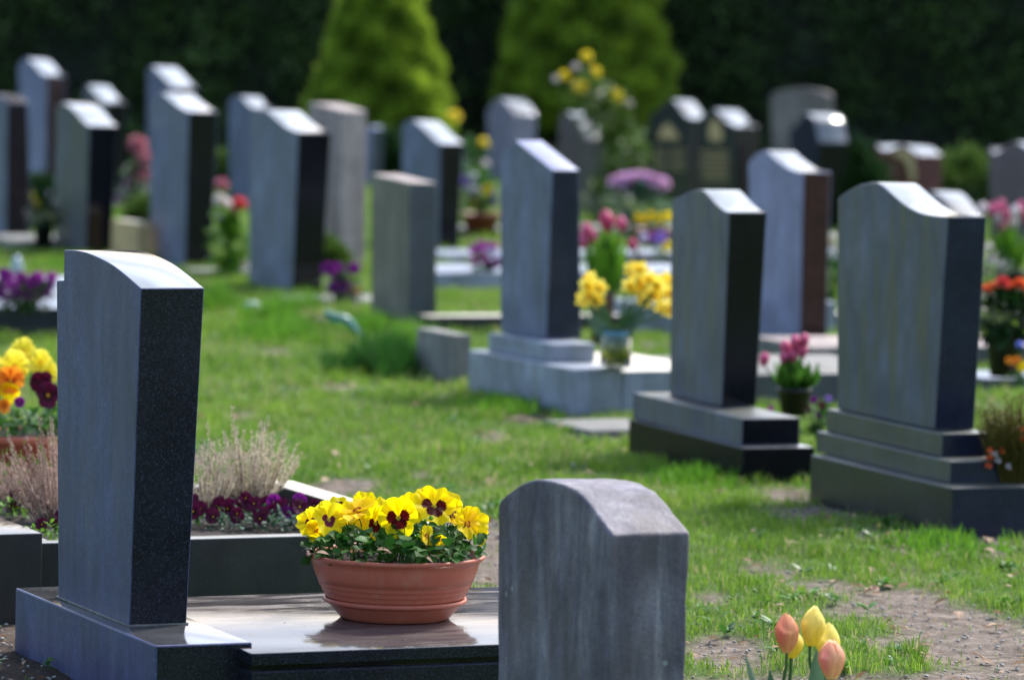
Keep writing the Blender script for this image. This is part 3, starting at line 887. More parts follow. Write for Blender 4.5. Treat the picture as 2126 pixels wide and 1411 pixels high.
# ---- far stones whose inscribed face is turned to us, with gold work
def text_rows(x0, x1, ys, h, gap=5, seed=1):
    r = random.Random(seed)
    out = []
    for y in ys:
        x = x0 + r.uniform(0, 6)
        while x < x1 - 2:
            w_ = r.uniform(2, 6)
            out.append([(x, y), (min(x + w_, x1), y + .2), (min(x + w_, x1), y + h), (x, y + h)])
            x += w_ + gap * r.uniform(0.3, 0.7)
    return out
def gold_on(key, name, polys):
    st = STONES[key]
    P0, e1, e2 = st['P0'], st['d1'], st['d2']
    mb = MB()
    for poly in polys:
        q = face_pts(P0, e1, e2, poly)
        ia = [mb.vert((-.006, t, z)) for t, z in q]; ib = [mb.vert((.002, t, z)) for t, z in q]
        mb.face(ia)
        for k in range(len(q)):
            l = (k + 1) % len(q)
            mb.face((ia[l], ia[k], ib[k], ib[l]))
    mb.build(name, M['gold'], st['root'], smooth=False)
KM = [M['black_face'], M['black_polish'], M['top_light']]
headstone('K1', 'black arch-topped stone with dull gold emblem, left one of the pair by the pink hydrangea', (1434, 425),
          [(1347, 240), (1357, 231), (1372, 221), (1392, 207.5), (1404, 216), (1418, 236), (1434, 246)], 1349, 1476, 1474, KM, 24, group=HS)
gold_on('K1', 'gold_emblem', [[(1368, 288), (1372, 272), (1382, 258), (1390, 256), (1397, 266), (1408, 280), (1410, 290)]])
for a, b, sd_ in ((1355, 1382, 2), (1390, 1424, 3)):
    for yy in (310, 323, 336, 348): gold_on('K1', 'gold_lettering', text_rows(a, b, [yy], 4, 4, seed=sd_ * 10 + yy))
headstone('K2', 'black stone with brighter gold lettering, right one of the pair by the pink hydrangea', (1527, 440),
          [(1447, 251), (1458, 244), (1470, 232), (1482, 227.5), (1495, 238), (1508, 252), (1528, 262)], 1449, 1577, 1575, KM, 24, group=HS)
gold_on('K2', 'gold_emblem', [[(1474, 292), (1472, 268), (1479, 250), (1487, 246), (1496, 262), (1502, 282), (1498, 294)]])
for yy in (314, 325, 336, 347, 358, 369): gold_on('K2', 'gold_lettering', text_rows(1456, 1514, [yy], 5, 4, seed=yy))
headstone('R6', 'red-brown stone with scooped top and curved gold stroke near the right', (1904, 470),
          [(1818, 300), (1828, 309), (1842, 312), (1858, 306), (1872, 302), (1884, 306), (1894, 314), (1905, 322)], 1819, 1957, 1955, [M['red_granite'], M['red_granite'], M['top_light']], 24, group=HS)
gold_on('R6', 'gold_stroke', [[(1850, 318), (1866, 310), (1885, 312), (1896, 326), (1902, 345), (1902, 378), (1892, 378), (1888, 352), (1880, 334), (1866, 325)]])
headstone('R7', 'grey-brown carved stone with pale scooped top cut by the right edge of the photo', (2150, 520),
          [(2053, 306), (2058, 315), (2068, 318), (2082, 308), (2098, 297), (2112, 296), (2130, 306), (2150, 325)], 2055, 2205, 2203, [M['mauve_granite'], M['mauve_granite'], M['top_light']], 24, group=HS)

# ---- dark gate-like monument between the conifers
def monument():
    p = G(913, 330)
    Y = p.y
    r = empty('iron_gate', Vector((p.x, Y, 0)))
    x1 = UY(1036, 330, Y).x - p.x
    zt = UY(913, 152, Y).z
    mb = MB()
    def bx(mb, xa, xb, ya, yb, za, zb):
        b = [mb.vert(q) for q in ((xa, ya, za), (xb, ya, za), (xb, yb, za), (xa, yb, za), (xa, ya, zb), (xb, ya, zb), (xb, yb, zb), (xa, yb, zb))]
        for f in ((0, 1, 2, 3), (4, 7, 6, 5), (0, 4, 5, 1), (1, 5, 6, 2), (2, 6, 7, 3), (3, 7, 4, 0)): mb.face([b[i] for i in f])
    bx(mb, 0, x1, 0, .12, zt - .14, zt); bx(mb, 0, .07, 0.002, .118, 0, zt - .142); bx(mb, x1 - .07, x1, 0.002, .118, 0, zt - .142)
    mb.build('frame', M['metal'], r, smooth=False)
    mb = MB()
    for i in range(9):
        x = .09 + (x1 - .18) * i / 8
        bx(mb, x - .008, x + .008, .04, .056, .06, zt - .15)
    for z in (.08, zt * .5, zt * .75): bx(mb, .072, x1 - .072, .058, .066, z, z + .03)
    mb.build('bars', M['metal'], r, smooth=False)
    mb = MB(); bx(mb, .072, x1 - .072, .08, .1, .05, zt - .16)
    mb.build('back_panel', M['honed_blue'], r, smooth=False)
    tag(r, 'dark blue-grey gated monument between the two conifers', 'gate')
monument()
headstone('T1', 'small pale blue stone leaning beside the pale pillar', (768, 390), [(752, 285), (757, 268), (766, 262), (772, 266)], 750, 795, 792,
          [M['honed_pale'], M['slate_side'], M['honed_pale']], 25, group=HS)
PG = [M['pale_grey_granite']] * 3
slab_thing('stone_bench', 'low pale-topped stone bar behind the peak of the pointed stone', 'stone', (1150, 345), 300, 1135, 1192, [M['mossy_stone'], M['mossy_stone'], M['pale_stone']], 40)

# ---- kerbs, slabs, blocks
KG = 'stone kerbs and slabs around the graves'
slab_thing('concrete_block', 'weathered concrete block in the grass at the left end of the pale granite base', 'block', (938, 795), 695, 865, 978, [M['concrete']] * 3, 24, group=KG)
slab_thing('paving_slab', 'thin pale paving slab at the foot of the pale granite base', 'slab', (1225, 903), 893, 1128, 1400, [M['concrete']] * 3, 24, group=KG)
d1c, d2c = axes(25.5)
Pc = STONES['C1']['courses'][0][0]; hc = STONES['C1']['courses'][0][4]
q = Pc + d2c * (STONES['C1']['courses'][0][2] + 0.004)
o = block(q, STONES['C1']['courses'][0][1] * 0.96, .42, -.03, hc - 0.012, 'grave_slab', [M['pale_grey_granite'], M['pale_grey_granite'], M['sunlit_top']], None, q, 25.5)
tag(o, 'pale grave slab with sunlit cream top running right behind the jar of daffodils', 'grave slab', KG)
keep(q, d1c, d2c, 1.0, .42)
slab_thing('kerb', 'grey-blue kerb low behind the pink tulips', 'kerb', (1500, 842), 778, 1300, 0.9, [M['slate_side'], M['slate_side'], M['concrete']], 24, group=KG)
slab_thing('grave_slab', 'dark-edged slab with sunlit cream top seen between the mossy and the pointed stone', 'grave slab', (890, 692), 657, 868, 2.2, [M['kerb_side'], M['kerb_side'], M['sunlit_top']], 23, group=KG)
slab_thing('kerb', 'blue-grey double kerb under the jet-black-sided stone behind the mossy one', 'kerb', (905, 602), 566, 800, 1.6, PG, 23, group=KG)
slab_thing('kerb', 'upper pale kerb directly at the foot of the jet-black-sided centre stone', 'kerb', (925, 550), 530, 850, 1.8, PG, 23, group=KG)
slab_thing('kerb', 'pale kerb below the bowl of mixed pansies in the centre distance', 'kerb', (955, 492), 474, 900, 1.8, [M['concrete']] * 3, 23, group=KG)
slab_thing('kerb', 'pale bluish kerb block right of the daffodils', 'kerb', (1316, 690), 628, 1270, 1.0, PG, 20, group=KG)
slab_thing('kerb', 'dark kerb with light top behind the daffodil bunch', 'kerb', (1300, 572), 528, 1230, 1.4, [M['kerb_side'], M['kerb_side'], M['pale_grey_granite']], 20, group=KG)
slab_thing('kerb', 'grey kerb block with pale top below the red-brown-sided stone', 'kerb', (1690, 762), 722, 1560, 1.2, [M['concrete'], M['slate_side'], M['pale_stone']], 22, group=KG)
slab_thing('kerb', 'thin flat kerb at the foot of the wave-topped stone by the purple pansies', 'kerb', (625, 634), 626, 560, .6, [M['concrete']] * 3, 23, group=KG)
slab_thing('kerb', 'pale kerb at the foot of the dark left-edge stone', 'kerb', (30, 522), 500, -40, .9, [M['concrete']] * 3, 23, group=KG)
slab_thing('sandstone_block', 'ochre sandstone block with sunlit cream top, between two blue-grey stones at left', 'block', (285, 545), 462, 232, 312, [M['ochre_stone'], M['ochre_stone'], M['sunlit_top']], 30, group=None)
slab_thing('kerb', 'pale kerb under the red roses bush', 'kerb', (410, 572), 562, 380, .7, [M['concrete']] * 3, 23, group=KG)
slab_thing('kerb', 'grey kerb behind the dry olive shrub at the right edge', 'kerb', (2040, 812), 785, 1960, 1.2, [M['slate_side'], M['slate_side'], M['pale_grey_granite']], 20, group=KG)

# neighbour grave on the left: base block + planter
dn1, dn2 = axes(23.5)
Pn = G(86, 1272, 0)
hn = solve_y(Pn, Z, 1105)
o = block(Pn, solve_x(Pn + Z * hn, dn1, -260), solve_x(Pn + Z * hn, dn2, 88.5), 0 - .03, hn, 'x', [M['kerb_side']] * 3, None, Pn, 23.5)
bpy.data.objects.remove(o)
# the block's right face looks at us: its near corner is beyond the left edge of the frame
Pn = G(86, 1282, 0); hn = solve_y(Pn, Z, 1106)
wn = 0.95
Pn0 = Pn - dn2 * 0.30
o = block(Pn0, solve_x(Pn + Z * hn, dn1, 0) * 1.6, 0.30, -.03, hn, 'granite_block', [M['kerb_side'], M['kerb_side'], M['slab']], None, Pn0, 23.5)
tag(o, 'dark granite base block at the left edge, at the end of the pansy planter', 'block')
keep(Pn0, dn1, dn2, .6, .3)
# planter frame
Pp = Pn + dn1 * 0.045 + dn2 * 0.004
zt = solve_y(Pp, Z, 1127)
Lp = solve_x(Pp + Z * zt, dn2, 935)
Wp = 1.2
pl = empty('planter_frame', Vector((Pp.x, Pp.y, 0)), math.radians(23.5))
o0 = Vector((Pp.x, Pp.y, 0))
KT = [M['kerb_side'], M['kerb_side'], M['kerb_top']]
kw = .06
block(Pp, kw, Lp, -.03, zt, 'front_kerb', KT, pl, o0, 23.5)
block(Pp + dn1 * (Wp - kw), kw, Lp, -.03, zt, 'rear_kerb', KT, pl, o0, 23.5)
block(Pp + dn1 * (kw + .002) + dn2 * (Lp - .085), Wp - 2 * kw - .004, .085, -.03, zt + .012, 'end_kerb', [M['kerb_side'], M['kerb_side'], M['sunlit_top']], pl, o0, 23.5)
block(Pp + dn1 * (kw + .002), Wp - 2 * kw - .004, .05, -.03, zt - .002, 'end_kerb', KT, pl, o0, 23.5)
tag(pl, 'dark granite planter frame full of heather and maroon violas behind the front headstone', 'planter')
keep(Pp, dn1, dn2, Wp, Lp)
mb = MB()
nL, nW = 60, 30
for j in range(nW + 1):
    for i in range(nL + 1):
        a = .052 + (Lp - .124) * i / nL; b = kw + .004 + (Wp - 2 * kw - .008) * j / nW
        mb.vert((a, b, zt - .035 + 0.008 * mnoise.noise(Vector((a * 20, b * 20, 0)))))
for j in range(nW):
    for i in range(nL):
        k = j * (nL + 1) + i
        mb.face((k, k + 1, k + nL + 2, k + nL + 1))
mb.build('soil', M['soil'], pl)
ZPL = zt - .035

# ------------------------------------------------------------------ plants
def frame_from(nrm, roll=0.0):
    n = Vector(nrm).normalized()
    up = Vector((0, 0, 1)) if abs(n.z) < 0.95 else Vector((0, 1, 0))
    r = up.cross(n).normalized()
    u = n.cross(r)
    c, s = math.cos(roll), math.sin(roll)
    return r * c + u * s, u * c - r * s, n

def pansy_geo(mb, c, nrm, R=0.035, roll=0.0, rnd=random, nu=9, nv=7, m=0, cup=0.15):
    r, u, n = frame_from(nrm, roll)
    c = Vector(c)
    #         angle, half-width, length, depth, blotch
    pet = [(58, 46, 1.02, -0.10, 0), (122, 46, 1.02, -0.13, 0), (8, 50, .95, -0.03, 1), (172, 50, .95, -0.05, 1), (-90, 62, 1.0, 0.03, 1)]
    for (ang, hw, ln, dz, fl) in pet:
        A = math.radians(ang + rnd.uniform(-5, 5)); HW = math.radians(hw)
        L = R * ln * rnd.uniform(.94, 1.06)
        ph = rnd.uniform(0, 6.28); k = rnd.uniform(3.2, 5.2); am = rnd.uniform(.04, .10)
        notch = 0.07 if ang == -90 else 0.0
        bend = rnd.uniform(-.12, .15)
        def fn(a, v):
            x = a * 2 - 1
            th = A + x * HW
            e = L * (1 - .30 * abs(x) ** 3.0 - notch * math.exp(-(x / .18) ** 2)) * v
            z = R * (dz + cup * v * v * .5 + bend * v ** 3 + am * v * v * math.sin(k * x * 1.6 + ph) + .05 * v ** 3 * math.sin(9 * x + ph))
            return c + r * (e * math.cos(th)) + u * (e * math.sin(th)) + n * z, (v, fl, a)
        mb.grid(fn, nu, nv, m)
    # heart
    mb.grid(lambda a, v: (c + n * (R * .07 * (1 - v)) + r * (R * .08 * v * math.cos(a * 6.283)) + u * (R * .08 * v * math.sin(a * 6.283)), (0.0, 0, 0)), 6, 2, m)

def leaf_geo(mb, base, d, up, L, W, bend=0.3, m=0, shade=0.5, nu=2, nv=4, shape='oval', fold=0.15):
    base = Vector(base); d = Vector(d).normalized(); up = Vector(up)
    s = d.cross(up)
    if s.length < 1e-4: s = d.orthogonal()
    s.normalize(); nn = s.cross(d).normalized()
    def fn(a, v):
        x = a * 2 - 1
        if shape == 'blade': wd = W * (1 - v) ** .7 * (0.6 + .4 * min(1, v * 4))
        elif shape == 'round': wd = W * math.sin(math.pi * min(1, v * .92 + .06)) ** .6 * (1 + .08 * math.sin(v * 22))
        else: wd = W * math.sin(math.pi * min(1, v * .96 + .04)) ** .85
        p = base + d * (L * v) + s * (x * wd * .5) + nn * (L * (-bend * v * v) + abs(x) * wd * fold)
        return p, (v, 0, shade)
    mb.grid(fn, nu, nv, m)

def mound(mb, c, rx, ry, h, n, L, W, rnd, m=0, shape='round', lo=0.1):
    c = Vector(c)
    for i in range(n):
        a = rnd.uniform(0, 6.283); q = math.sqrt(rnd.random())
        x, y = q * math.cos(a), q * math.sin(a)
        zz = h * (lo + (1 - lo) * rnd.random()) * math.sqrt(max(0, 1 - q * q * .75))
        p = c + Vector((x * rx, y * ry, zz))
        d = Vector((x * .9 + rnd.uniform(-.8, .8), y * .9 + rnd.uniform(-.8, .8), rnd.uniform(-.1, .9)))
        if d.length < .1: d = Vector((0, 0, 1))
        leaf_geo(mb, p, d, Vector((rnd.uniform(-.5, .5), rnd.uniform(-.5, .5), 1)), L * rnd.uniform(.6, 1.2), W * rnd.uniform(.6, 1.2), rnd.uniform(-.1, .5), m, rnd.random(), 2, 4, shape)

def pansy_plant(name, label, cat, base, rx, ry, h, flowers, mats, leafmat, rnd, nleaf=60, L=.03, W=.024, group=None, parent=None, R=.028, hi=False):
    """flowers: list of (world point, normal, radius, material key, roll)"""
    base = Vector(base)
    root = parent if parent is not None else empty(name, base)
    inv = root.location
    mb = MB(); mound(mb, base - inv, rx, ry, h, nleaf, L, W, rnd)
    for (p, n, rr, mk, ro) in flowers:
        q = Vector(p) - inv
        b = (base - inv) + Vector(((q.x - (base - inv).x) * .5, (q.y - (base - inv).y) * .5, 0))
        mid = (q + b) * .5 + Vector((0, 0, h * .2))
        mb.tube([b, mid, q - Vector(n).normalized() * .006], .0014, .001, 4, 0, (0, 0, .7))
    mb.build('foliage', leafmat, root)
    for (p, n, rr, mk, ro) in flowers:
        mb = MB(); pansy_geo(mb, (0, 0, 0), n, rr, ro, rnd, 12 if hi else 6, 10 if hi else 4)
        mb.build('flower', M[mk], root, Vector(p) - inv)
    if parent is None: tag(root, label, cat, group)
    return root

def bowl(root, R, h, mat, ribs=True, rim=.010, squash=1.0, base_r=.6, saucer=False):
    if ribs:
        T = [0, .12, .26, .45, .6, .75, .92]; Q = [.58, .67, .735, .815, .872, .915, .945]
        rad = lambda t: R * float(np.interp(t, T, Q))
        pr = [(.0, .004), (rad(0) * .97, .004), (rad(0), .010)]
        pr += [(rad(.10), .10 * h)]
        lv = [.16, .245, .33, .415, .50, .585]
        for k, t0 in enumerate(lv[:-1]):
            t1 = lv[k + 1]
            pr += [(rad(t0) - .0006, h * t0), (rad(t0) + .0022, h * (t0 + .004)), (rad(t0) + .0026, h * (t0 + .014)), ((rad(t0) + rad(t1)) / 2 + .0014, h * (t0 + t1) / 2), (rad(t1) - .0008, h * (t1 - .002))]
        pr += [(rad(t), h * t) for t in (.585, .66, .74, .82, .885)]
    else:
        pr = [(0, .002), (base_r * R, .002), (R * .93, h * .86)]
    pr += [(R * .955, h - rim * 1.5), (R * .96, h - rim * 1.3), (R * .985, h - rim * 1.05), (R, h - rim * .7), (R * 1.0, h - rim * .25), (R * .985, h), (R * .965, h - .001),
           (R * .95, h - rim), (R * .90, h * .80), (0, h * .78)]
    mb = MB(); mb.lathe(pr, 96)
    mb.build('pot', mat, root)
    if saucer:
        sr = R * .80
        p2 = [(0, .001), (sr * .74, .001), (sr * .765, .003), (sr * .80, .010), (sr * .87, .022), (sr * .925, .033), (sr * .945, .0365), (sr * .985, .0375), (sr * 1.0, .040), (sr * 1.006, .0445), (sr * .995, .048), (sr * .975, .0485), (sr * .955, .046), (sr * .90, .032), (sr * .8, .010), (0, .008)]
        mb = MB(); mb.lathe(p2, 96)
        mb.build('saucer', mat, root)

# ---- the terracotta bowl of yellow pansies (in focus)
ZS = zs
pb = G(819, 1281, ZS)
bowl_root = empty('potted_pansies', pb)
tag(bowl_root, 'ribbed terracotta bowl of yellow dark-eyed pansies on the polished slab', 'potted flowers')
scale_px = pb.y / FPX
RB = (1006 - 640) / 2 * scale_px * 1.025
HB = 0.150
mb = MB()
bowl(bowl_root, RB, HB, M['terracotta'], saucer=True)
rnd = random.Random(5)
mb = MB()
mb.grid(lambda a, v: ((RB * .93 * v * math.cos(a * 6.2832), RB * .93 * v * math.sin(a * 6.2832), HB - .022 + .010 * mnoise.noise(Vector((v * 9 * math.cos(a * 6.2832), v * 9 * math.sin(a * 6.2832), 2)))), (0, 0, 0)), 60, 16, 0)
mb.build('soil', M['soil'], bowl_root)
mb = MB()
# rosettes of rounded leaves
for i in range(400):
    a = rnd.uniform(0, 6.283); q = math.sqrt(rnd.random()) * .97
    x, y = q * RB * math.cos(a), q * RB * math.sin(a)
    top = .075 * math.sqrt(max(0, 1 - q ** 2 * .75)) + .016
    z = HB - .02 + rnd.random() ** .75 * top
    d = Vector((x * 3.5 + rnd.uniform(-.8, .8), y * 3.5 + rnd.uniform(-.9, .5), rnd.uniform(-.35, .8)))
    L = rnd.uniform(.018, .036)
    leaf_geo(mb, (x, y, z), d, Vector((rnd.uniform(-.6, .6), rnd.uniform(-.8, .3), 1)), L, L * rnd.uniform(.75, 1.05), rnd.uniform(-.1, .5), 0, rnd.random() ** 1.4, 4, 6, 'round', rnd.uniform(.02, .22))
for i in range(60):
    a = rnd.uniform(0, 6.283); q = rnd.random() * .75
    x, y = q * RB * math.cos(a), q * RB * math.sin(a)
    mb.tube([(x, y, HB - .02), (x * 1.1 + rnd.uniform(-.01, .01), y * 1.1, HB + .03), (x * 1.2 + rnd.uniform(-.01, .01), y * 1.2, HB + rnd.uniform(.05, .085))], .0016, .0010, 5, 0, (0, 0, .85))
mb.build('foliage', M['leaf'], bowl_root)
Fc = (CAM - pb).normalized()
HF = [  # px, py, depth offset m (towards camera -), normal, radius, material, roll deg
    (827, 1074, -.09, (.02, -1, .12), .0400, 'pansy_yellow', 4),
    (683, 1078, -.05, (.55, -.85, .25), .0370, 'pansy_violetline', -12),
    (643, 1082, .00, (-.55, -.7, .35), .0300, 'pansy_violetline', 20),
    (741, 1059, -.03, (-.25, -.5, 1.0), .0390, 'pansy_gold', 160),
    (722, 1068, .02, (-.5, -.5, .9), .0340, 'pansy_yellow', 150),
    (780, 1086, -.06, (.72, -.8, -.05), .0330, 'pansy_yellow', 0),
    (800, 1052, .05, (.1, -.3, 1), .0300, 'pansy_yellow', 60),
    (902, 1050, -.01, (.25, -.75, .60), .0440, 'pansy_yellow', -8),
    (872, 1046, .05, (-.2, -.5, .9), .0360, 'pansy_gold', 120),
    (935, 1062, .03, (.8, -.5, .6), .0330, 'pansy_yellow', 30),
    (971, 1086, -.03, (.75, -.65, .2), .0330, 'pansy_gold', 10),
    (983, 1082, .00, (.3, -.9, .4), .0300, 'pansy_gold', 75),
    (960, 1076, .02, (-.2, -.5, .9), .0260, 'pansy_gold', 200),
    (1000, 1112, .02, (1, -.5, -.1), .0200, 'pansy_gold', 0),
    (886, 1112, -.10, (.6, -.6, .4), .0200, 'pansy_gold', 170),
    (914, 1121, -.10, (.2, -.9, -.3), .0130, 'pansy_gold', 90),
    (706, 1053, .06, (.1, -.6, .8), .0260, 'pansy_yellow', 190),
    (760, 1066, -.01, (-.1, -.8, .5), .0330, 'pansy_gold', 172),
    (851, 1058, .03, (.1, -.9, .5), .0330, 'pansy_yellow', 15),
    (932, 1050, .07, (-.1, -.8, .6), .0300, 'pansy_gold', 175),
    (760, 1046, .09, (.2, -.8, .5), .0280, 'pansy_yellow', 5),
    (655, 1100, -.02, (-.2, -.9, -.2), .0220, 'pansy_gold', 0),
]
for i, (px, py, dy, nr, R, mk, ro) in enumerate(HF):
    p = UY(px, py, pb.y + dy) - pb
    mb = MB(); pansy_geo(mb, (0, 0, 0), nr, R * (1.22 if i == 0 else 1.22), math.radians(ro), random.Random(50 + i), 18, 14, cup=.25)
    f = mb.build('flower', M[mk], bowl_root, p)
    mb = MB()
    q = -p + Vector((p.x * .75, p.y * .5, HB))
    mb.tube([q, q * .45 + Vector((0, 0, .012)), -Vector(nr).normalized() * .008, -Vector(nr).normalized() * .002], .0018, .0013, 6, 0, (0, 0, .8))
    mb.build('stem', M['stem'], f)
# seed pods and wilted bits
for (px, py, rr) in ((868, 1112, .005), (895, 1075, .0055), (883, 1080, .004)):
    p = UY(px, py, pb.y - .10) - pb
    mb = MB(); mb.lathe([(0, -rr), (rr * .7, -rr * .7), (rr, 0), (rr * .7, rr * .7), (0, rr * 1.2)], 10, (0, 0, 0), col=(0, 0, 1))
    for k in range(5):
        a = k * 1.2566
        leaf_geo(mb, (0, 0, -rr), (math.cos(a), math.sin(a), .8), (0, 0, 1), rr * 2.6, rr * 1.1, .1, 0, .8)
    mb.build('bud', M['leaf_bright'], bowl_root, p)
mb = MB()
for (px, py, L) in ((797, 1141, .03), (806, 1149, .02), (890, 1155, .028), (671, 1147, .03), (905, 1153, .018)):
    p = UY(px, py, pb.y - RB * .86) - pb
    leaf_geo(mb, p - Vector((L / 2, 0, 0)), (1, .1, rnd.uniform(-.3, .4)), (0, -.4, 1), L, L * .5, .3, 0, rnd.random(), 3, 5, 'oval', .25)
mb.build('withered_leaf', M['dry_leaf'], bowl_root)

# ---- left terracotta pot with mixed pansies
pq = G(46, 985, .10)
pot2 = empty('potted_pansies', pq)
tag(pot2, 'terracotta pot of yellow, orange and dark purple pansies at the left edge', 'potted flowers')
sc2 = pq.y / FPX
R2 = 125 * sc2; H2 = 90 * sc2
bowl(pot2, R2, H2, M['terracotta'], ribs=False, rim=.014, base_r=.78)
mb = MB(); mb.lathe([(0, H2 * .93), (R2 * .94, H2 * .93)], 40); mb.build('soil', M['soil'], pot2)
rnd = random.Random(9)
mb = MB(); mound(mb, (0, 0, H2 * .9), R2 * .95, R2 * .95, .085, 240, .034, .026, rnd); mb.build('foliage', M['leaf'], pot2)
for i, (px, py, dy, nr, R, mk, ro) in enumerate([
        (30, 760, -.06, (-.1, -1, .3), .042, 'pansy_yellow0', 180), (46, 728, .03, (0, -.6, .7), .032, 'pansy_yellow0', 170), (64, 745, .06, (.2, -.8, .5), .026, 'pansy_yellow0', 150),
        (84, 752, .0, (.1, -1, .3), .030, 'pansy_yellow0', 185), (101, 772, -.02, (.6, -.8, .1), .026, 'pansy_yellow0', 175),
        (22, 790, -.12, (.1, -1, .1), .034, 'pansy_orange', 0), (-6, 800, -.10, (-.3, -.8, .2), .034, 'pansy_orange', 0), (8, 842, -.16, (.0, -1, -.1), .018, 'pansy_orange', 20),
        (20, 812, -.125, (.1, -1, -.5), .026, 'pansy_gold', 0), (88, 798, -.05, (-.3, -1, .2), .032, 'pansy_maroon', 10), (100, 820, -.09, (.3, -1, .1), .032, 'pansy_maroon', -10),
        (40, 835, -.14, (.1, -1, .3), .014, 'pansy_purple', 0), (-20, 760, .02, (-.3, -.8, .4), .035, 'pansy_yellow0', 180)]):
    if mk == 'pansy_yellow0': mk = 'pansy_clear'
    if mk not in M:
        M[mk] = pansy_mat('clear_yellow_petal', (0.84, 0.68, 0.02), (0.86, 0.76, 0.10), (0.5, 0.12, 0.01), (0.8, 0.45, 0.02), 0.16)
    p = UY(px, py, pq.y + dy) - pq
    mb = MB(); pansy_geo(mb, (0, 0, 0), nr, R * 1.25, math.radians(ro), random.Random(80 + i), 12, 9, cup=.5)
    mb.build('flower', M[mk], pot2, p)
# block it stands on
slab_thing('plinth_block', 'pale-topped granite block carrying the terracotta pot at the left edge', 'block', (125, 1085), 1010, -30, 1.1, KT, 23, group=KG) if False else None
dL1, dL2 = axes(23.5)
Pk = G(-40, 1020, .10)
o = block(Vector((Pk.x, Pk.y, 0)) - dL2 * .2, .5, .85, -.02, .0985, 'kerb', KT, None, Pk, 23.5)
tag(o, 'dark kerb with light top carrying the terracotta pot at the left edge', 'kerb', KG)
keep(Vector((Pk.x, Pk.y, 0)) - dL2 * .2, dL1, dL2, .5, .85)

# ---- heather clumps
def heather(label, base, R, h, n, mk, seed, lean=(0, 0)):
    rnd = random.Random(seed)
    root = empty('heather', base)
    mb = MB(); mt = MB()
    for i in range(n):
        a = rnd.uniform(0, 6.283); q = math.sqrt(rnd.random())
        x, y = q * math.cos(a), q * math.sin(a)
        hh = h * rnd.uniform(.62, 1.0) * (1 - .30 * q * q)
        if rnd.random() < .16: hh *= 1.22
        b = Vector((x * R * .35, y * R * .35, 0))
        t = Vector((x * R * 1.0 + lean[0] * hh + rnd.uniform(-.02, .02), y * R * .8 + lean[1] * hh, hh))
        mid = b.lerp(t, .5) + Vector((x * R * .18 + rnd.uniform(-.01, .01), y * R * .15, hh * .06))
        P = [b.lerp(mid, k / 3) if k <= 3 else mid.lerp(t, (k - 3) / 3) for k in range(7)]
        P = [(1 - k) ** 2 * b + 2 * k * (1 - k) * mid + k * k * t for k in [j / 7 for j in range(8)]]
        mb.tube(P, .0016, .0007, 4, 1)
        ne = int(110 * hh / .2)
        sh0 = rnd.random()
        for e in range(ne):
            k = .22 + .74 * (e + rnd.random()) / ne
            c_ = (1 - k) ** 2 * b + 2 * k * (1 - k) * mid + k * k * t
            an = rnd.uniform(0, 6.283)
            o_ = Vector((math.cos(an), math.sin(an), rnd.uniform(-.1, .9))).normalized()
            rr = .0088 * (1 - .55 * k) * rnd.uniform(.6, 1.1)
            p = c_ + o_ * rr * .6
            leaf_geo(mb, p, o_ + Vector((0, 0, .5)), Vector((rnd.uniform(-1, 1), rnd.uniform(-1, 1), .3)), rr * 1.1, rr * .8, .2, 0, min(1, max(0, sh0 * .5 + rnd.random() * .5)), 1, 2)
        if rnd.random() < .8:
            for e in range(9):
                an = e * 2.4
                p = t + Vector((0, 0, -.006 + e * .0016))
                leaf_geo(mt, p, (math.cos(an) * .6, math.sin(an) * .6, 1), (0, 0, 1), .007, .0022, 0, 0, rnd.random(), 1, 2)
    # low green needles in the clump's foot
    for i in range(n * 14):
        a = rnd.uniform(0, 6.283); q = math.sqrt(rnd.random()) * .7
        p = Vector((q * R * math.cos(a), q * R * math.sin(a), rnd.random() * h * .45))
        leaf_geo(mt, p, (rnd.uniform(-1, 1), rnd.uniform(-1, 1), 1), (0, 0, 1), .010, .0022, 0, 1, rnd.random(), 1, 1)
    mb.build('flower_spikes', [M[mk], M['twig']], root)
    mt.build('green_shoots', [M['heather_tip'], M['leaf_dark']], root)
    tag(root, label, 'heather', 'heather clumps in the planter')
hb = G(505, 1075, ZPL)
def on_planter(px, py, z=None):
    return G(px, py, ZPL if z is None else z)
heather('pale faded heather right of the front headstone, reaching up over the grass', on_planter(515, 1052), .165, .25, 84, 'heather_pale', 3)
heather('lower pale heather clump half hidden behind the front headstone', on_planter(432, 1062), .12, .16, 60, 'heather_pale', 4)
heather('pinkish heather between the left-edge pot and the front headstone', on_planter(112, 1085), .15, .25, 70, 'heather_pink', 6, (-.15, 0))
heather('short pinkish heather tuft low at the left edge of the photo', on_planter(40, 1062), .10, .15, 50, 'heather_pink', 8, (-.2, 0))

# ---- maroon violas in the planter
VG = 'maroon violas in the planter'
spots = [(430, 1092, 'next to the front headstone'), (478, 1098, 'second from the front headstone'), (530, 1086, 'below the pale heather'),
         (560, 1100, 'at the front kerb, middle of the row'), (592, 1092, 'behind the front row near the cream kerb'), (626, 1101, 'close to the bowl of yellow pansies'), (662, 1100, 'touching the cream end kerb')]
for i, (px, py, wh) in enumerate(spots):
    rnd = random.Random(200 + i)
    b = on_planter(px, py)
    fl = []
    for k in range(6):
        q = b + Vector((rnd.uniform(-.05, .05), rnd.uniform(-.07, .05), rnd.uniform(.035, .075)))
        fl.append((q, (rnd.uniform(-.5, .5), -1, rnd.uniform(-.1, .6)), rnd.uniform(.017, .023), 'pansy_maroon' if rnd.random() < .93 else 'pansy_purple', rnd.uniform(-.4, .4)))
    pansy_plant('viola', 'small maroon viola plant ' + wh, 'viola', b, .055, .06, .055, fl, None, M['leaf_grey' if i % 2 else 'leaf'], rnd, 90, .02, .012, VG)
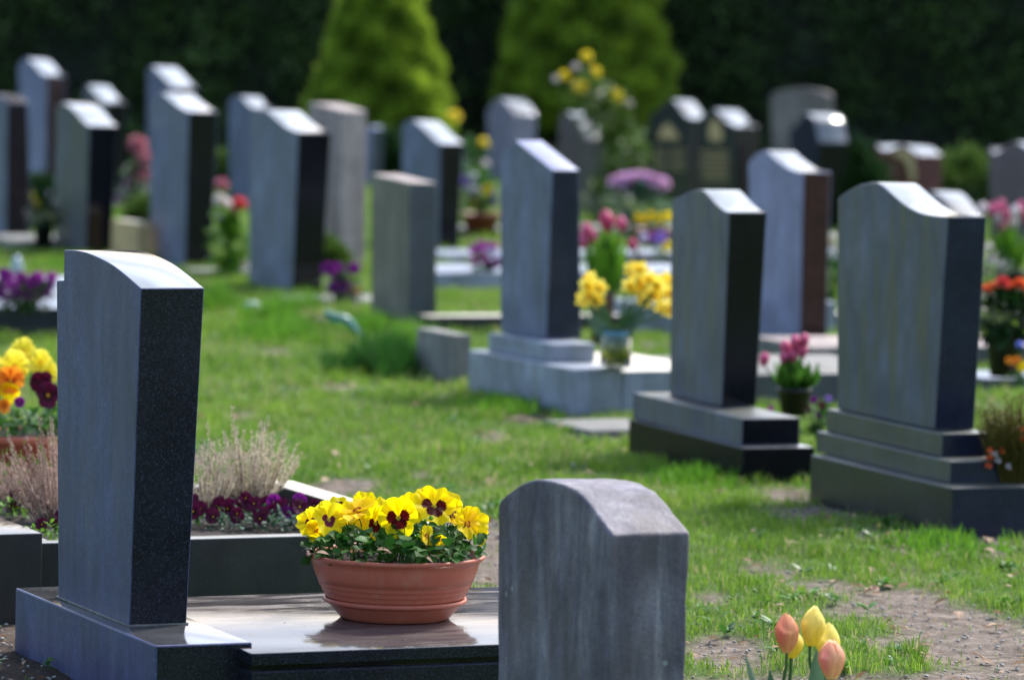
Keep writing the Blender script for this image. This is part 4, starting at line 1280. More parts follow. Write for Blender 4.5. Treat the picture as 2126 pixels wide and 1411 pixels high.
for i, (px, py, wh) in enumerate([(20, 1075, 'far left in the planter, above the granite base'), (100, 1122, 'low between the granite base and the front headstone'), (65, 1040, 'behind the pinkish heather')]):
    rnd = random.Random(230 + i)
    b = on_planter(px, py)
    fl = [(b + Vector((rnd.uniform(-.04, .04), rnd.uniform(-.05, .03), rnd.uniform(.03, .07))), (rnd.uniform(-.4, .4), -1, .3), .017, 'pansy_maroon', rnd.uniform(-.3, .3)) for k in range(4)]
    pansy_plant('viola', 'maroon viola ' + wh, 'viola', b, .05, .05, .05, fl, None, M['leaf_bright'], rnd, 60, .02, .012, VG)

# ---- foreground tulips
def tulip_bud(mb, c, R, Hh, tilt, rnd, m=0, open_=0.0, nu=8, nv=12):
    c = Vector(c)
    ax = Vector(tilt).normalized()
    r, u, n = frame_from(ax)
    for k in range(6):
        outer = k < 3
        A = k * 2.0944 + (0 if outer else 1.047) + rnd.uniform(-.1, .1)
        sc = 1.0 if outer else .85
        hk = Hh * rnd.uniform(.94, 1.03)
        def fn(a, v):
            x = a * 2 - 1
            wv = 1.12 * min(1, .45 + v * 2.2)
            if v > .66: wv *= max(0.02, math.sqrt(max(0, 1 - ((v - .66) / .34) ** 2.2)))
            rad = R * sc * (math.sin(math.pi * (.09 + .56 * v)) ** .8) * (1 - .80 * (max(0, v - .45) / .55) ** 1.7) * (1 + open_ * v)
            th = A + x * wv
            rad *= 1 + .10 * (1 - x * x) + .02 * math.sin(v * 9 + k)
            p = c + n * (hk * v) + r * (rad * math.cos(th)) + u * (rad * math.sin(th))
            return p, (v, max(0, 1 - abs(x) * 1.3) * math.sin(math.pi * min(1, v * .9 + .1)), min(1, .3 + .7 * v))
        mb.grid(fn, nu, nv, m)

TG = 'foreground tulips'
def tulip_thing(label, px, py_mid, px_h, R, Y, mk, seed, leaves=1, tilt=(0, 0, 1), group=TG):
    rnd = random.Random(seed)
    top = UY(px, py_mid, Y)
    Hh = px_h * Y / FPX
    b = Vector((top.x + rnd.uniform(-.02, .02), top.y + rnd.uniform(-.01, .02), 0))
    root = empty('tulip', b)
    c = top - b - Vector(tilt).normalized() * (Hh / 2)
    mb = MB(); tulip_bud(mb, (0, 0, 0), R, Hh, tilt, rnd, 0)
    mb.build('flower_head', M[mk], root, c)
    mb = MB(); mb.tube([(0, 0, 0), (c.x * .3, c.y * .3, c.z * .5), (c.x, c.y, c.z - .03), c + Vector((0, 0, .004))], .0042, .0034, 8, 0, (0, 0, .5))
    mb.build('stem', M['stem'], root)
    for k in range(leaves):
        a = rnd.uniform(0, 6.283)
        mb = MB(); leaf_geo(mb, (0, 0, 0), (math.cos(a) * .25, math.sin(a) * .25, 1), (math.cos(a), math.sin(a), 0), c.z * rnd.uniform(.92, 1.08), .042, -.10, 0, .3, 4, 10, 'oval', .25)
        mb.build('leaf', M['leaf_grey'], root)
    tag(root, label, 'tulip', group)
YT = 9.95
tulip_thing('salmon-pink tulip bud, leftmost of the foreground tulips', 1633, 1312, 84, .0265, YT, 'tul_salmon', 1, 1, (-.03, 0, 1))
tulip_thing('pale yellow tulip bud, tallest of the foreground tulips', 1688, 1298, 84, .0265, YT + .02, 'tul_yellow', 2, 1, (.12, 0, 1))
tulip_thing('small deep yellow tulip bud half hidden behind the salmon-pink one', 1646, 1336, 58, .0230, YT + .07, 'tul_yellow', 3, 1, (.1, 0, 1))
tulip_thing('creamy yellow tulip bud partly hidden behind the blush-pink one', 1718, 1335, 92, .0270, YT + .09, 'tul_yellow', 4, 1, (.08, 0, 1))
tulip_thing('blush-pink tulip bud, lowest and rightmost of the foreground tulips', 1726, 1368, 82, .0290, YT - .06, 'tul_blush', 5, 1, (-.04, 0, 1))

# ---- daffodils in jar
def jar_thing():
    base_z = STONES['C1']['courses'][0][4] + .0015
    b = G(1278, 764, base_z)
    # stands on the lower granite course, right behind the plinth
    root = empty('jar_of_daffodils', b)
    s = b.y / FPX
    Rj = 33 * s; Hj = 82 * s
    mb = MB()
    mb.lathe([(0, .002), (Rj * .9, .002), (Rj, .010), (Rj, Hj * .72), (Rj * .8, Hj * .88), (Rj * .82, Hj), (Rj * .76, Hj), (Rj * .74, Hj * .88), (Rj * .93, Hj * .70), (Rj * .93, .014), (0, .010)], 32)
    mb.build('jar', M['glass'], root)
    mb = MB(); mb.lathe([(0, .012), (Rj * .91, .016), (Rj * .91, Hj * .62), (0, Hj * .62)], 24)
    mb.build('water', M['water'], root)
    mb = MB(); mb.lathe([(Rj * .83, Hj * .86), (Rj * .85, Hj * .95)], 24)
    mb.build('label_band', M['blue_tag'], root)
    rnd = random.Random(77)
    pts = []
    for (x, y) in [(1215, 590), (1228, 580), (1246, 598), (1222, 615), (1240, 620), (1212, 640 - 20),
                   (1312, 560), (1326, 575), (1322, 600), (1308, 590), (1340, 590), (1352, 580), (1368, 590), (1384, 582), (1350, 610), (1368, 612), (1386, 610), (1375, 635), (1390, 640), (1340, 622), (1330, 560)]:
        pts.append(UY(x + rnd.uniform(-3, 3), y, b.y + rnd.uniform(-.09, .07)) - b)
    ms = MB()
    for i, p in enumerate(pts):
        ms.tube([(rnd.uniform(-.03, .03), rnd.uniform(-.03, .03), .02), (p.x * .12, p.y * .12, Hj), (p.x * .7, p.y * .7, p.z * .8), (p.x, p.y, p.z)], .004, .003, 5, 0, (0, 0, .5))
    for i in range(16):
        a = rnd.choice([-1, 1]) * rnd.uniform(.25, .75)
        leaf_geo(ms, (rnd.uniform(-.02, .02), rnd.uniform(-.02, .02), Hj * .3), (a, rnd.uniform(-.2, .2), 1), (0, -1, 0), rnd.uniform(.22, .3), .014, .05, 1, .3, 2, 6, 'blade')
    ms.build('stems', [M['stem'], M['leaf_grey']], root)
    for i, p in enumerate(pts):
        n = Vector((rnd.uniform(-.8, .8), -1, rnd.uniform(-.5, .5)))
        r, u, nn = frame_from(n, rnd.uniform(0, 1))
        mb = MB(); R = .038
        for k in range(6):
            a = k * 1.0472
            d = r * math.cos(a) + u * math.sin(a) + nn * (.12 if k % 2 else .0)
            leaf_geo(mb, (0, 0, 0), d, nn, R, .024, -.05, 0, rnd.random(), 2, 5, 'oval')
        mb.grid(lambda aa, v: (nn * (.028 * v) + (r * math.cos(aa * 6.2832) + u * math.sin(aa * 6.2832)) * (.009 + .006 * v ** 3 + .0012 * math.sin(aa * 40) * v), (v, 0, .5)), 18, 5, 1)
        mb.build('daffodil_flower', [M['daff_tepal'], M['daff_trumpet']], root, p)
    tag(root, 'glass jar of yellow daffodils standing on pale granite between two headstones', 'jar of flowers')
jar_thing()

# ---- generic potted bunches further back
def bloom_geo(mb, c, R, rnd, n=26, m=0, w=.9):
    c = Vector(c)
    for i in range(n):
        z = 1 - 1.6 * (i + .5) / n
        a = i * 2.39996
        q = math.sqrt(max(0, 1 - z * z))
        d = Vector((q * math.cos(a), q * math.sin(a), z))
        leaf_geo(mb, c + d * R * .25, d, Vector((rnd.uniform(-1, 1), rnd.uniform(-1, 1), 1)), R * .8, R * w, .3, m, rnd.random(), 2, 3, 'oval', .2)

def cluster(name, label, cat, base_px, z, pot, blooms, seed, leafmat='leaf', leaf=(.05, .02, 'oval'), foliage=None, group=None, stems=True, bloom_name='flower'):
    """base_px: photo position of the foot at height z; pot (mat, R_px, h_px) or None; foliage (cx,cy,rx,ry px, n);
    blooms: list of (px, py, r_px, material, kind)"""
    rnd = random.Random(seed)
    b = G(base_px[0], base_px[1], z)
    s = b.y / FPX
    root = empty(name, b)
    ph = 0
    if pot:
        mt, Rp, hp = pot
        mb = MB(); R = Rp * s; hh = hp * s; ph = hh
        mb.lathe([(0, .002), (R * .72, .002), (R * .95, hh * .85), (R, hh * .86), (R, hh), (R * .93, hh), (R * .88, hh * .8), (0, hh * .8)], 28)
        mb.build('pot', M[mt], root)
    if foliage:
        mb = MB()
        if not isinstance(foliage, list): foliage = [foliage]
        for (fx, fy, rx, ry, n) in foliage:
            c = UY(fx, fy, b.y) - b
            for i in range(n):
                a = rnd.uniform(0, 6.283); e = math.acos(rnd.uniform(-1, 1)); q = rnd.random() ** .4
                o_ = Vector((math.sin(e) * math.cos(a), math.sin(e) * math.sin(a), math.cos(e)))
                p = c + Vector((o_.x * rx * s * q, o_.y * rx * s * q * .8, o_.z * ry * s * q))
                if leaf[2] == 'blade':
                    p = Vector((p.x * .4, p.y * .4, ph * .8 + rnd.random() * .03))
                    d = (c + Vector((o_.x * rx * s, o_.y * rx * s, abs(o_.z) * ry * s)) - p)
                    leaf_geo(mb, p, d, Vector((o_.x, o_.y, .2)), d.length * rnd.uniform(.7, 1.1), leaf[1], .12, 0, rnd.random(), 2, 6, 'oval', .2)
                else:
                    leaf_geo(mb, p, o_ + Vector((rnd.uniform(-.6, .6), rnd.uniform(-.6, .6), .3)), Vector((0, 0, 1)), leaf[0] * rnd.uniform(.6, 1.2), leaf[1] * rnd.uniform(.6, 1.2), .3, 0, rnd.random(), 2, 3, leaf[2])
            if c.z - ry * s > ph + .01 or not pot:
                mb.tube([(0, 0, ph * .7), (c.x * .5, c.y * .5, max(.01, c.z * .5)), c], .006, .004, 5, 0, (0, 0, .2))
        mb.build('foliage', M[leafmat], root)
    ms = MB()
    for (px, py, rp, mk, kind) in blooms:
        p = UY(px, py, b.y + rnd.uniform(-.06, .04)) - b
        R = rp * s
        mb = MB()
        if kind == 'tulip': tulip_bud(mb, (0, 0, -R), R * .8, R * 2.2, (rnd.uniform(-.2, .2), 0, 1), rnd, 0, .1, 4, 7)
        elif kind == 'pansy': pansy_geo(mb, (0, 0, 0), (rnd.uniform(-.4, .4), -1, rnd.uniform(.1, .7)), R, rnd.uniform(-.5, .5), rnd, 6, 4)
        else: bloom_geo(mb, (0, 0, 0), R, rnd, 26)
        mb.build(bloom_name, M[mk], root, p)
        if stems: ms.tube([(p.x * .25, p.y * .25, ph * .8), (p.x * .6, p.y * .6, p.z * .6), (p.x, p.y, p.z - R * .5)], .004, .003, 4, 0, (0, 0, .4))
    if stems and blooms: ms.build('stems', M['stem'], root)
    tag(root, label, cat, group)
    return root

cluster('potted_tulips', 'crimson tulips with bright green leaves in a tall brown vase behind the daffodils', 'potted tulips', (1249, 712), 0,
        ('brown_vase', 26, 110), [(1262, 460, 21, 'tulip_red', 'tulip'), (1291, 465, 15, 'tulip_pink', 'tulip'), (1218, 478, 15, 'tulip_pink', 'tulip'), (1212, 500, 16, 'tulip_pink', 'tulip'), (1312, 508, 13, 'tulip_red', 'tulip'), (1230, 492, 12, 'tulip_pink', 'tulip'), (1322, 520, 9, 'tulip_white', 'tulip')],
        21, 'leaf_bright', (.2, .035, 'blade'), (1258, 520, 62, 60, 46))
cluster('potted_tulips', 'bright pink tulips in a black pot between the two big right-hand stones', 'potted tulips', (1648, 862), .10,
        ('dark_pot', 36, 58), [(1632, 722, 15, 'tulip_pink', 'tulip'), (1652, 712, 15, 'tulip_pink', 'tulip'), (1672, 706, 13, 'tulip_pink', 'tulip'), (1645, 738, 14, 'tulip_pink', 'tulip'), (1665, 728, 15, 'tulip_pink', 'tulip'), (1625, 742, 12, 'tulip_pink', 'tulip'), (1584, 746, 14, 'tulip_pink', 'tulip')],
        22, 'leaf_mid', (.2, .05, 'blade'), [(1652, 768, 66, 34, 26), (1648, 790, 44, 26, 10)])
cluster('violas', 'dark violet violas low beside the black pot of pink tulips', 'violas', (1702, 905), .05, None,
        [(1690, 830, 9, 'pansy_purple', 'pansy'), (1705, 842, 9, 'pansy_maroon', 'pansy'), (1720, 828, 8, 'pansy_lilac', 'pansy'), (1680, 848, 9, 'pansy_maroon', 'pansy'), (1716, 850, 9, 'pansy_maroon', 'pansy'), (1700, 862, 8, 'pansy_purple', 'pansy'), (1600, 848, 7, 'pansy_magenta', 'pansy')],
        23, 'leaf', (.03, .018, 'oval'), (1702, 872, 30, 30, 90))
cluster('pansies', 'purple pansies over reddish leaves between the black-sided stone and the mossy one', 'pansies', (716, 632), 0, None,
        [(705 + 30 * math.cos(k * 1.3) * (k % 3) / 2, 578 + 22 * math.sin(k * 2.1), 15, 'pansy_purple', 'pansy') for k in range(13)] + [(742, 605, 8, 'pansy_orange', 'pansy'), (690, 600, 10, 'pansy_maroon', 'pansy'), (728, 608, 10, 'pansy_maroon', 'pansy')],
        24, 'leaf_dark', (.05, .03, 'oval'), (714, 600, 44, 26, 110))
cluster('pansies', 'mass of bright purple pansies in the dark kerbed grave at far left', 'pansies', (50, 640), .14, None,
        [(x, 590 + 14 * math.sin(x * .7), 14, 'pansy_purple' if k % 4 else 'pansy_magenta', 'pansy') for k, x in enumerate(range(-6, 112, 7))] + [(x, 612 + 6 * math.sin(x), 12, 'pansy_purple', 'pansy') for x in range(0, 110, 14)] + [(8, 568, 14, 'pansy_purple', 'pansy'), (20, 574, 13, 'pansy_magenta', 'pansy')],
        25, 'leaf_dark', (.05, .03, 'oval'), (52, 612, 66, 22, 160))
o, P_, h_ = slab_thing('kerb', 'dark polished kerb in front of the purple pansies at far left', 'kerb', (-30, 700), 638, -90, 0.62, [M['kerb_side'], M['navy_polish'], M['pale_grey_granite']], 10, group=KG)
cluster('potted_flower', 'black pot with a yellow flower and dark leaves between two left-hand stones', 'potted flower', (90, 512), .03, ('dark_pot', 22, 50),
        [(76, 408, 13, 'bloom_yellow', 'b'), (80, 424, 9, 'bloom_yellow', 'b'), (100, 402, 7, 'bloom_white', 'b')], 26, 'leaf_dark', (.08, .04, 'oval'), (92, 440, 26, 34, 90))
cluster('rose_bush', 'red and white roses on a leafy green bush between two blue-grey stones', 'rose bush', (478, 575), 0, None,
        [(460, 383, 16, 'bloom_rose', 'b'), (457, 415, 15, 'bloom_white', 'b'), (472, 424, 13, 'bloom_white', 'b'), (497, 424, 18, 'bloom_red', 'b'), (485, 438, 10, 'bloom_rose', 'b'), (458, 452, 9, 'bloom_white', 'b'), (510, 550, 11, 'bloom_white', 'b'), (494, 462, 8, 'bloom_white', 'b')],
        27, 'leaf_bright', (.07, .045, 'oval'), [(478, 505, 34, 52, 200), (474, 455, 28, 24, 50)])
cluster('flower_arrangement', 'blurred pink and white flower arrangement behind the ochre sandstone block', 'flowers', (275, 440), 0, None,
        [(285, 300, 22, 'bloom_rose', 'b'), (300, 330, 20, 'bloom_rose', 'b'), (272, 352, 13, 'bloom_white', 'b'), (292, 362, 20, 'bloom_rose', 'b'), (268, 378, 14, 'bloom_pink', 'b'), (256, 405, 15, 'bloom_white', 'b'), (300, 392, 12, 'bloom_white', 'b'), (282, 412, 15, 'bloom_white', 'b'), (245, 418, 12, 'bloom_pink', 'b')],
        28, 'leaf', (.09, .05, 'oval'), (280, 385, 34, 60, 90))
cluster('potted_pansies', 'reddish bowl of yellow and violet pansies, small in the centre distance', 'potted flowers', (998, 480), .04, ('terracotta_dark', 42, 38),
        [(988, 398, 13, 'pansy_white', 'pansy'), (966, 375, 13, 'pansy_lilac', 'pansy'), (972, 388, 11, 'pansy_white', 'pansy'), (990, 420, 15, 'pansy_gold', 'pansy'), (1012, 394, 13, 'pansy_gold', 'pansy'), (1025, 398, 12, 'pansy_white', 'pansy'), (1024, 418, 13, 'pansy_lilac', 'pansy'), (985, 368, 9, 'pansy_white', 'pansy')],
        29, 'leaf', (.06, .04, 'oval'), (996, 395, 36, 34, 120))
cluster('pansies', 'magenta and white pansies on the kerb left of the pointed blue-grey stone', 'pansies', (1004, 575), .06, None,
        [(985, 520, 14, 'pansy_magenta', 'pansy'), (1000, 510, 13, 'pansy_magenta', 'pansy'), (1020, 515, 15, 'pansy_magenta', 'pansy'), (1022, 528, 14, 'pansy_white', 'pansy'), (1004, 535, 14, 'pansy_magenta', 'pansy'), (988, 540, 12, 'pansy_magenta', 'pansy'), (1015, 548, 14, 'pansy_purple', 'pansy'), (1032, 545, 12, 'pansy_purple', 'pansy')],
        30, 'leaf', (.04, .03, 'oval'), (1006, 545, 30, 22, 60))
cluster('hydrangea', 'pale pink hydrangea heads over bluish leaves in front of the black gold-lettered pair', 'hydrangea', (1325, 500), 0, None,
        [(1278 + 14 * k, 384 - 14 * math.sin(.35 + k * .38), 17, 'bloom_pink', 'b') for k in range(8)] + [(1300, 392, 15, 'bloom_pink', 'b'), (1345, 380, 15, 'bloom_pink', 'b'), (1370, 390, 13, 'bloom_pink', 'b')],
        31, 'leaf_grey', (.11, .07, 'oval'), (1325, 430, 48, 48, 130), bloom_name='flower_head')
cluster('potted_pansies', 'dark red bowl of small yellow flowers left of the black-sided grey stone', 'potted flowers', (1356, 510), .05, ('terracotta_dark', 46, 36),
        [(1326 + 11 * k, 452 + 4 * math.sin(k * 2), 9, 'pansy_gold', 'pansy') for k in range(7)], 32, 'leaf_dark', (.04, .03, 'oval'), (1356, 462, 42, 14, 60))
cluster('pansies', 'violet and orange pansy pair on the kerb above the daffodils', 'pansies', (1376, 545), .08, None,
        [(1373, 494, 15, 'pansy_lilac', 'pansy'), (1385, 512, 13, 'pansy_gold', 'pansy'), (1362, 500, 10, 'pansy_lilac', 'pansy'), (1338, 493, 10, 'pansy_white', 'pansy'), (1350, 490, 8, 'pansy_magenta', 'pansy')], 33, 'leaf', (.03, .02, 'oval'), (1376, 520, 22, 12, 30))
cluster('yellow_rose_shrub', 'tall spindly shrub with yellow flowers before the right conifer', 'shrub', (1262, 470), 0, None,
        [(1218, 118, 13, 'bloom_yellow', 'b'), (1234, 150, 14, 'bloom_yellow', 'b'), (1172, 158, 13, 'bloom_yellow', 'b'), (1205, 182, 17, 'bloom_yellow', 'b'), (1278, 200, 18, 'bloom_yellow', 'b'), (1155, 165, 9, 'bloom_white', 'b'), (1196, 140, 9, 'bloom_white', 'b'), (1252, 200, 12, 'bloom_white', 'b'), (1305, 215, 9, 'bloom_white', 'b')],
        34, 'bush_leaf', (.09, .055, 'oval'), [(1262, 240, 46, 60, 110), (1296, 320, 44, 70, 150), (1225, 200, 46, 46, 70), (1250, 420, 40, 40, 70)])
cluster('white_flowers', 'pale blurred flowers on grey-green leaves between the centre stone and the violet one', 'flowers', (945, 470), 0, None,
        [(925, 330, 10, 'bloom_white', 'b'), (940, 350, 11, 'bloom_white', 'b'), (918, 372, 8, 'bloom_white', 'b'), (1008, 340, 9, 'bloom_white', 'b')], 41, 'leaf_grey', (.08, .05, 'oval'), (940, 390, 34, 70, 160))
cluster('yellow_flower', 'single yellow bloom on a green stalk just right of the left conifer', 'flower', (950, 420), 0, None,
        [(943, 242, 16, 'bloom_yellow', 'b'), (1004, 297, 12, 'bloom_yellow', 'b')], 35, 'leaf', (.08, .05, 'oval'), (975, 330, 30, 40, 40))
cluster('potted_tulips', 'pink and white tulips over bright green leaves at the right edge, behind the broad stone', 'potted tulips', (2096, 610), .05, ('dark_pot', 36, 50),
        [(2040, 436, 14, 'tulip_white', 'tulip'), (2062, 436, 13, 'tulip_pink', 'tulip'), (2078, 428, 13, 'tulip_pink', 'tulip'), (2070, 452, 12, 'tulip_white', 'tulip'), (2088, 446, 13, 'tulip_pink', 'tulip'), (2082, 472, 13, 'tulip_pink', 'tulip'), (2105, 440, 13, 'tulip_white', 'tulip'), (2120, 432, 13, 'tulip_pink', 'tulip'), (2102, 462, 12, 'tulip_white', 'tulip'), (2135, 450, 14, 'tulip_pink', 'tulip')],
        36, 'leaf_bright', (.2, .04, 'blade'), [(2092, 500, 56, 40, 50)])
cluster('white_flowers', 'small bluish-white flowers peeping out right of the broad grey-green stone', 'flowers', (2056, 650), .05, None,
        [(2052, 512, 9, 'bloom_white', 'b'), (2056, 540, 12, 'bloom_white', 'b'), (2082, 550, 10, 'bloom_white', 'b'), (2046, 565, 10, 'bloom_white', 'b')], 37, 'leaf_dark', (.06, .03, 'oval'), (2066, 570, 30, 50, 90))
cluster('potted_flowers', 'orange-red flowers over dense dark foliage in a black pot at the right edge', 'potted flowers', (2084, 782), .13, ('dark_pot', 40, 90),
        [(2050, 600, 13, 'bloom_orange', 'b'), (2066, 596, 14, 'bloom_orange', 'b'), (2082, 586, 15, 'bloom_red', 'b'), (2100, 596, 12, 'bloom_orange', 'b'), (2118, 590, 15, 'bloom_orange', 'b'), (2136, 600, 15, 'bloom_orange', 'b'), (2092, 608, 10, 'bloom_white', 'b')],
        38, 'leaf_dark', (.07, .035, 'oval'), [(2094, 660, 62, 52, 420)])
cluster('pansies', 'orange and blue pansies on the kerb at the extreme right edge', 'pansies', (2120, 800), .13, None,
        [(2112, 750, 12, 'pansy_orange', 'pansy'), (2096, 748, 9, 'pansy_orange', 'pansy'), (2118, 716, 9, 'bloom_blue', 'b'), (2124, 762, 13, 'pansy_gold', 'pansy'), (2104, 765, 9, 'pansy_maroon', 'pansy')], 39, 'leaf', (.03, .02, 'oval'), (2118, 775, 24, 18, 40))
cluster('white_flowers', 'creamy white blossoms seen in the gap behind the red-brown-sided stone', 'flowers', (1735, 640), 0, None,
        [(1730, 492, 10, 'bloom_white', 'b'), (1728, 512, 12, 'bloom_white', 'b'), (1735, 532, 9, 'bloom_white', 'b'), (1722, 505, 8, 'bloom_yellow', 'b')], 40, 'leaf', (.07, .04, 'oval'), (1730, 570, 22, 50, 80))

# dry shrub right of the broad stone
rnd = random.Random(61)
bs = G(2098, 1002, .135)
root = empty('shrub', bs)
mb = MB()
s_ = bs.y / FPX
for i in range(230):
    a = rnd.uniform(0, 6.283); q = math.sqrt(rnd.random())
    t = Vector((q * math.cos(a) * 80 * s_, q * math.sin(a) * 60 * s_, (120 + 85 * rnd.random()) * s_ * (1 - .25 * q)))
    b = Vector((t.x * .45, t.y * .45, 0))
    mb.tube([b, b.lerp(t, .5), t], .002, .001, 3, 0, (0, 0, rnd.random()))
    for k in range(14):
        p = b.lerp(t, rnd.uniform(.2, 1))
        leaf_geo(mb, p, (rnd.uniform(-1, 1), rnd.uniform(-1, 1), rnd.uniform(0, 1.5)), (0, 0, 1), .016, .006, .1, 0, rnd.random(), 1, 2)
mb.build('sprigs', M['dry_bush'], root)
for i in range(9):
    p = UY(2050 + rnd.uniform(0, 76), rnd.uniform(880, 980), bs.y - .05) - bs
    mb = MB(); bloom_geo(mb, (0, 0, 0), .012, rnd, 12); mb.build('blossom', M['bloom_orange' if i % 3 else 'bloom_white'], root, p)
tag(root, 'dry olive-brown shrub with orange specks right of the stepped base', 'shrub')

# leafy tuft at the foot of the mossy stone and teal object
def tuft(label, px, py, rpx, hpx, n, seed, mat='leaf_bright', nm='grass_tuft'):
    rnd = random.Random(seed)
    b = G(px, py); s = b.y / FPX
    mb = MB()
    for i in range(n):
        a = rnd.uniform(0, 6.283); q = abs(rnd.gauss(0, .55))
        if q > 1.5: continue
        if i % 18 == 0: hub = (rnd.gauss(0, .5) * rpx * s, rnd.gauss(0, .9) * rpx * s, rnd.uniform(.45, 1.0))
        h = hpx * s * rnd.uniform(.35, 1.15) * hub[2] * (1 - .3 * min(1, abs(hub[0]) / (rpx * s)))
        p = Vector((hub[0] + q * .22 * rpx * s * math.cos(a), hub[1] + q * .3 * rpx * s * math.sin(a), 0))
        leaf_geo(mb, p, (math.cos(a) * .5 + rnd.uniform(-.3, .3), math.sin(a) * .5 + rnd.uniform(-.3, .3), 1), (math.cos(a), math.sin(a), .1), h, .0075, rnd.uniform(-.1, .5), 0, rnd.random() ** 1.5, 1, 5, 'blade')
    o = mb.build(nm, M[mat], None, b)
    tag(o, label, 'grass tuft')
tuft('tall dark-green grass clump left of the concrete block', 800, 770, 95, 105, 2600, 71, 'leaf', 'grass_clump')
tuft('bright taller grass patch between the teal thing and the concrete block', 850, 730, 70, 80, 1100, 78)
tuft('ragged bright grass patch left of the teal thing', 590, 700, 90, 60, 1300, 79)
tuft('ragged grass patch right of the small grave light', 560, 665, 60, 66, 900, 80)
tuft('grass fringe against the front of the pale granite base', 1050, 850, 90, 40, 900, 81)
tuft('grass fringe in front of the black two-step base', 1440, 1000, 100, 44, 1200, 82)
tuft('grass fringe at the near corner of the stepped grey-green base', 1960, 1135, 110, 46, 900, 83)
tuft('bright grass clump at the foot of the mossy flat-topped stone', 770, 690, 60, 60, 500, 72)
tuft('long grass blades at the foot of the wave-topped stone with black side', 620, 640, 60, 60, 420, 73)
tuft('bright upright grass clump right of the front headstone top, under the roses', 450, 640, 34, 70, 420, 74)
tuft('grass clump below the jet-black-sided stone at left', 340, 600, 60, 50, 420, 75)
tuft('grass clump at the foot of the grey-green wave-topped stone', 140, 560, 70, 34, 900, 77)

p = G(718, 705); s = p.y / FPX
mb = MB()
mb.grid(lambda a, v: (Vector((-44 * s + 78 * s * v, .05 * (a - .5), .115 - .10 * v * v + .018 * math.sin(a * 3.14) - .02 * math.sin(v * 7) * a)), (0, 0, a)), 5, 12)
mb.grid(lambda a, v: (Vector((-44 * s + 78 * s * v, .05 * (a - .5), .100 - .10 * v * v + .018 * math.sin(a * 3.14) - .02 * math.sin(v * 7) * a)), (0, 0, a)), 5, 12)
o = mb.build('watering_spout', M['teal'], None, p)
tag(o, 'teal plastic thing lying in the grass in front of the mossy stone', 'plastic thing')
p = G(525, 645); s = p.y / FPX
mb = MB()
mb.lathe([(0, .002), (14 * s, .002), (19 * s, .02), (16 * s, .036), (8 * s, .044), (0, .045)], 14)
o = mb.build('glass_lantern', M['white_plastic'], None, p)
tag(o, 'small bluish-white glassy grave light in the grass below the roses', 'grave light')
p = G(35, 575); s = p.y / FPX
mb = MB(); mb.lathe([(0, .002), (12 * s, .002), (14 * s, .05), (8 * s, .09), (5 * s, .11), (0, .11)], 14)
o = mb.build('glass_lantern', M['white_plastic'], None, p)
tag(o, 'small bluish-white glass lantern above the far-left purple pansies', 'grave light')

# ------------------------------------------------------------------ conifers, hedge, low bush
def conifer(label, px_c, base_y, prof, seed, n=26000):
    """prof: (photo y, half width px) from the tip down"""
    rnd = np.random.default_rng(seed)
    b = G(px_c, base_y)
    s = b.y / FPX
    ys = np.array([p[0] for p in prof], float); hw = np.array([p[1] for p in prof], float) * s * .94
    zz = np.array([UY(px_c, y, b.y).z for y in ys])
    order = np.argsort(zz); zz = zz[order]; hw = hw[order]
    root = empty('conifer', b)
    z = zz[0] + (zz[-1] - zz[0]) * rnd.random(n)
    keepm = rnd.random(n) < (np.interp(z, zz, hw) / hw.max()) ** .8
    z = z[keepm]; n = len(z)
    a = rnd.random(n) * 6.283
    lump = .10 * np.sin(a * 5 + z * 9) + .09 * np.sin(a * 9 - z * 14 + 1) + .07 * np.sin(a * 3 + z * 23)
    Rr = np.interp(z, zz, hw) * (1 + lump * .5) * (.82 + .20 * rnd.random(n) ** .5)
    c = np.stack([Rr * np.cos(a), Rr * np.sin(a), z], 1)
    d = np.stack([np.cos(a), np.sin(a), .35 + .4 * rnd.random(n)], 1) + rnd.normal(0, .45, (n, 3))
    d /= np.linalg.norm(d, axis=1)[:, None]
    q = np.cross(d, rnd.normal(0, 1, (n, 3))); q /= np.linalg.norm(q, axis=1)[:, None]
    L = .055 * (.6 + .8 * rnd.random(n))[:, None]; W = .016
    V = np.stack([c - q * W, c + q * W, c + d * L + q * W * .2, c + d * L - q * W * .2], 1).reshape(-1, 3)
    F = np.arange(n * 4).reshape(-1, 4)
    sh = np.clip(.48 + lump * 3.2 + rnd.normal(0, .2, n), 0, 1)  # hollows between lumps darker: shade put into the needle colour
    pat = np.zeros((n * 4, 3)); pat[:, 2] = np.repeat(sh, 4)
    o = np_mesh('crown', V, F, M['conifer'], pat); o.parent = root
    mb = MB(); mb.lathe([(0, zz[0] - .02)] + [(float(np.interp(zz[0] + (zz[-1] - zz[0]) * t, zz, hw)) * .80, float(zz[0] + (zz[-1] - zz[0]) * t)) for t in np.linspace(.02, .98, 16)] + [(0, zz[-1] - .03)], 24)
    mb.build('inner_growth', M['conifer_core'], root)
    mb = MB(); mb.tube([(0, 0, -.05), (0, 0, max(.12, zz[0] + .3))], .06, .05, 10); mb.build('trunk', M['bark'], root)
    tag(root, label, 'conifer', 'clipped conifers before the hedge')
conifer('left clipped conifer, narrow yellow-green cone behind the pale pillar', 785, 352,
        [(-110, 8), (-80, 34), (-40, 62), (0, 80), (60, 100), (120, 118), (170, 134), (215, 148), (250, 150), (285, 140), (305, 110)], 1)
conifer('right clipped conifer, broader and taller yellow-green cone behind the yellow-flowered shrub', 1212, 345,
        [(-300, 10), (-240, 52), (-160, 92), (-80, 122), (0, 146), (60, 162), (120, 178), (170, 188), (210, 184), (245, 160), (275, 120)], 2, 34000)

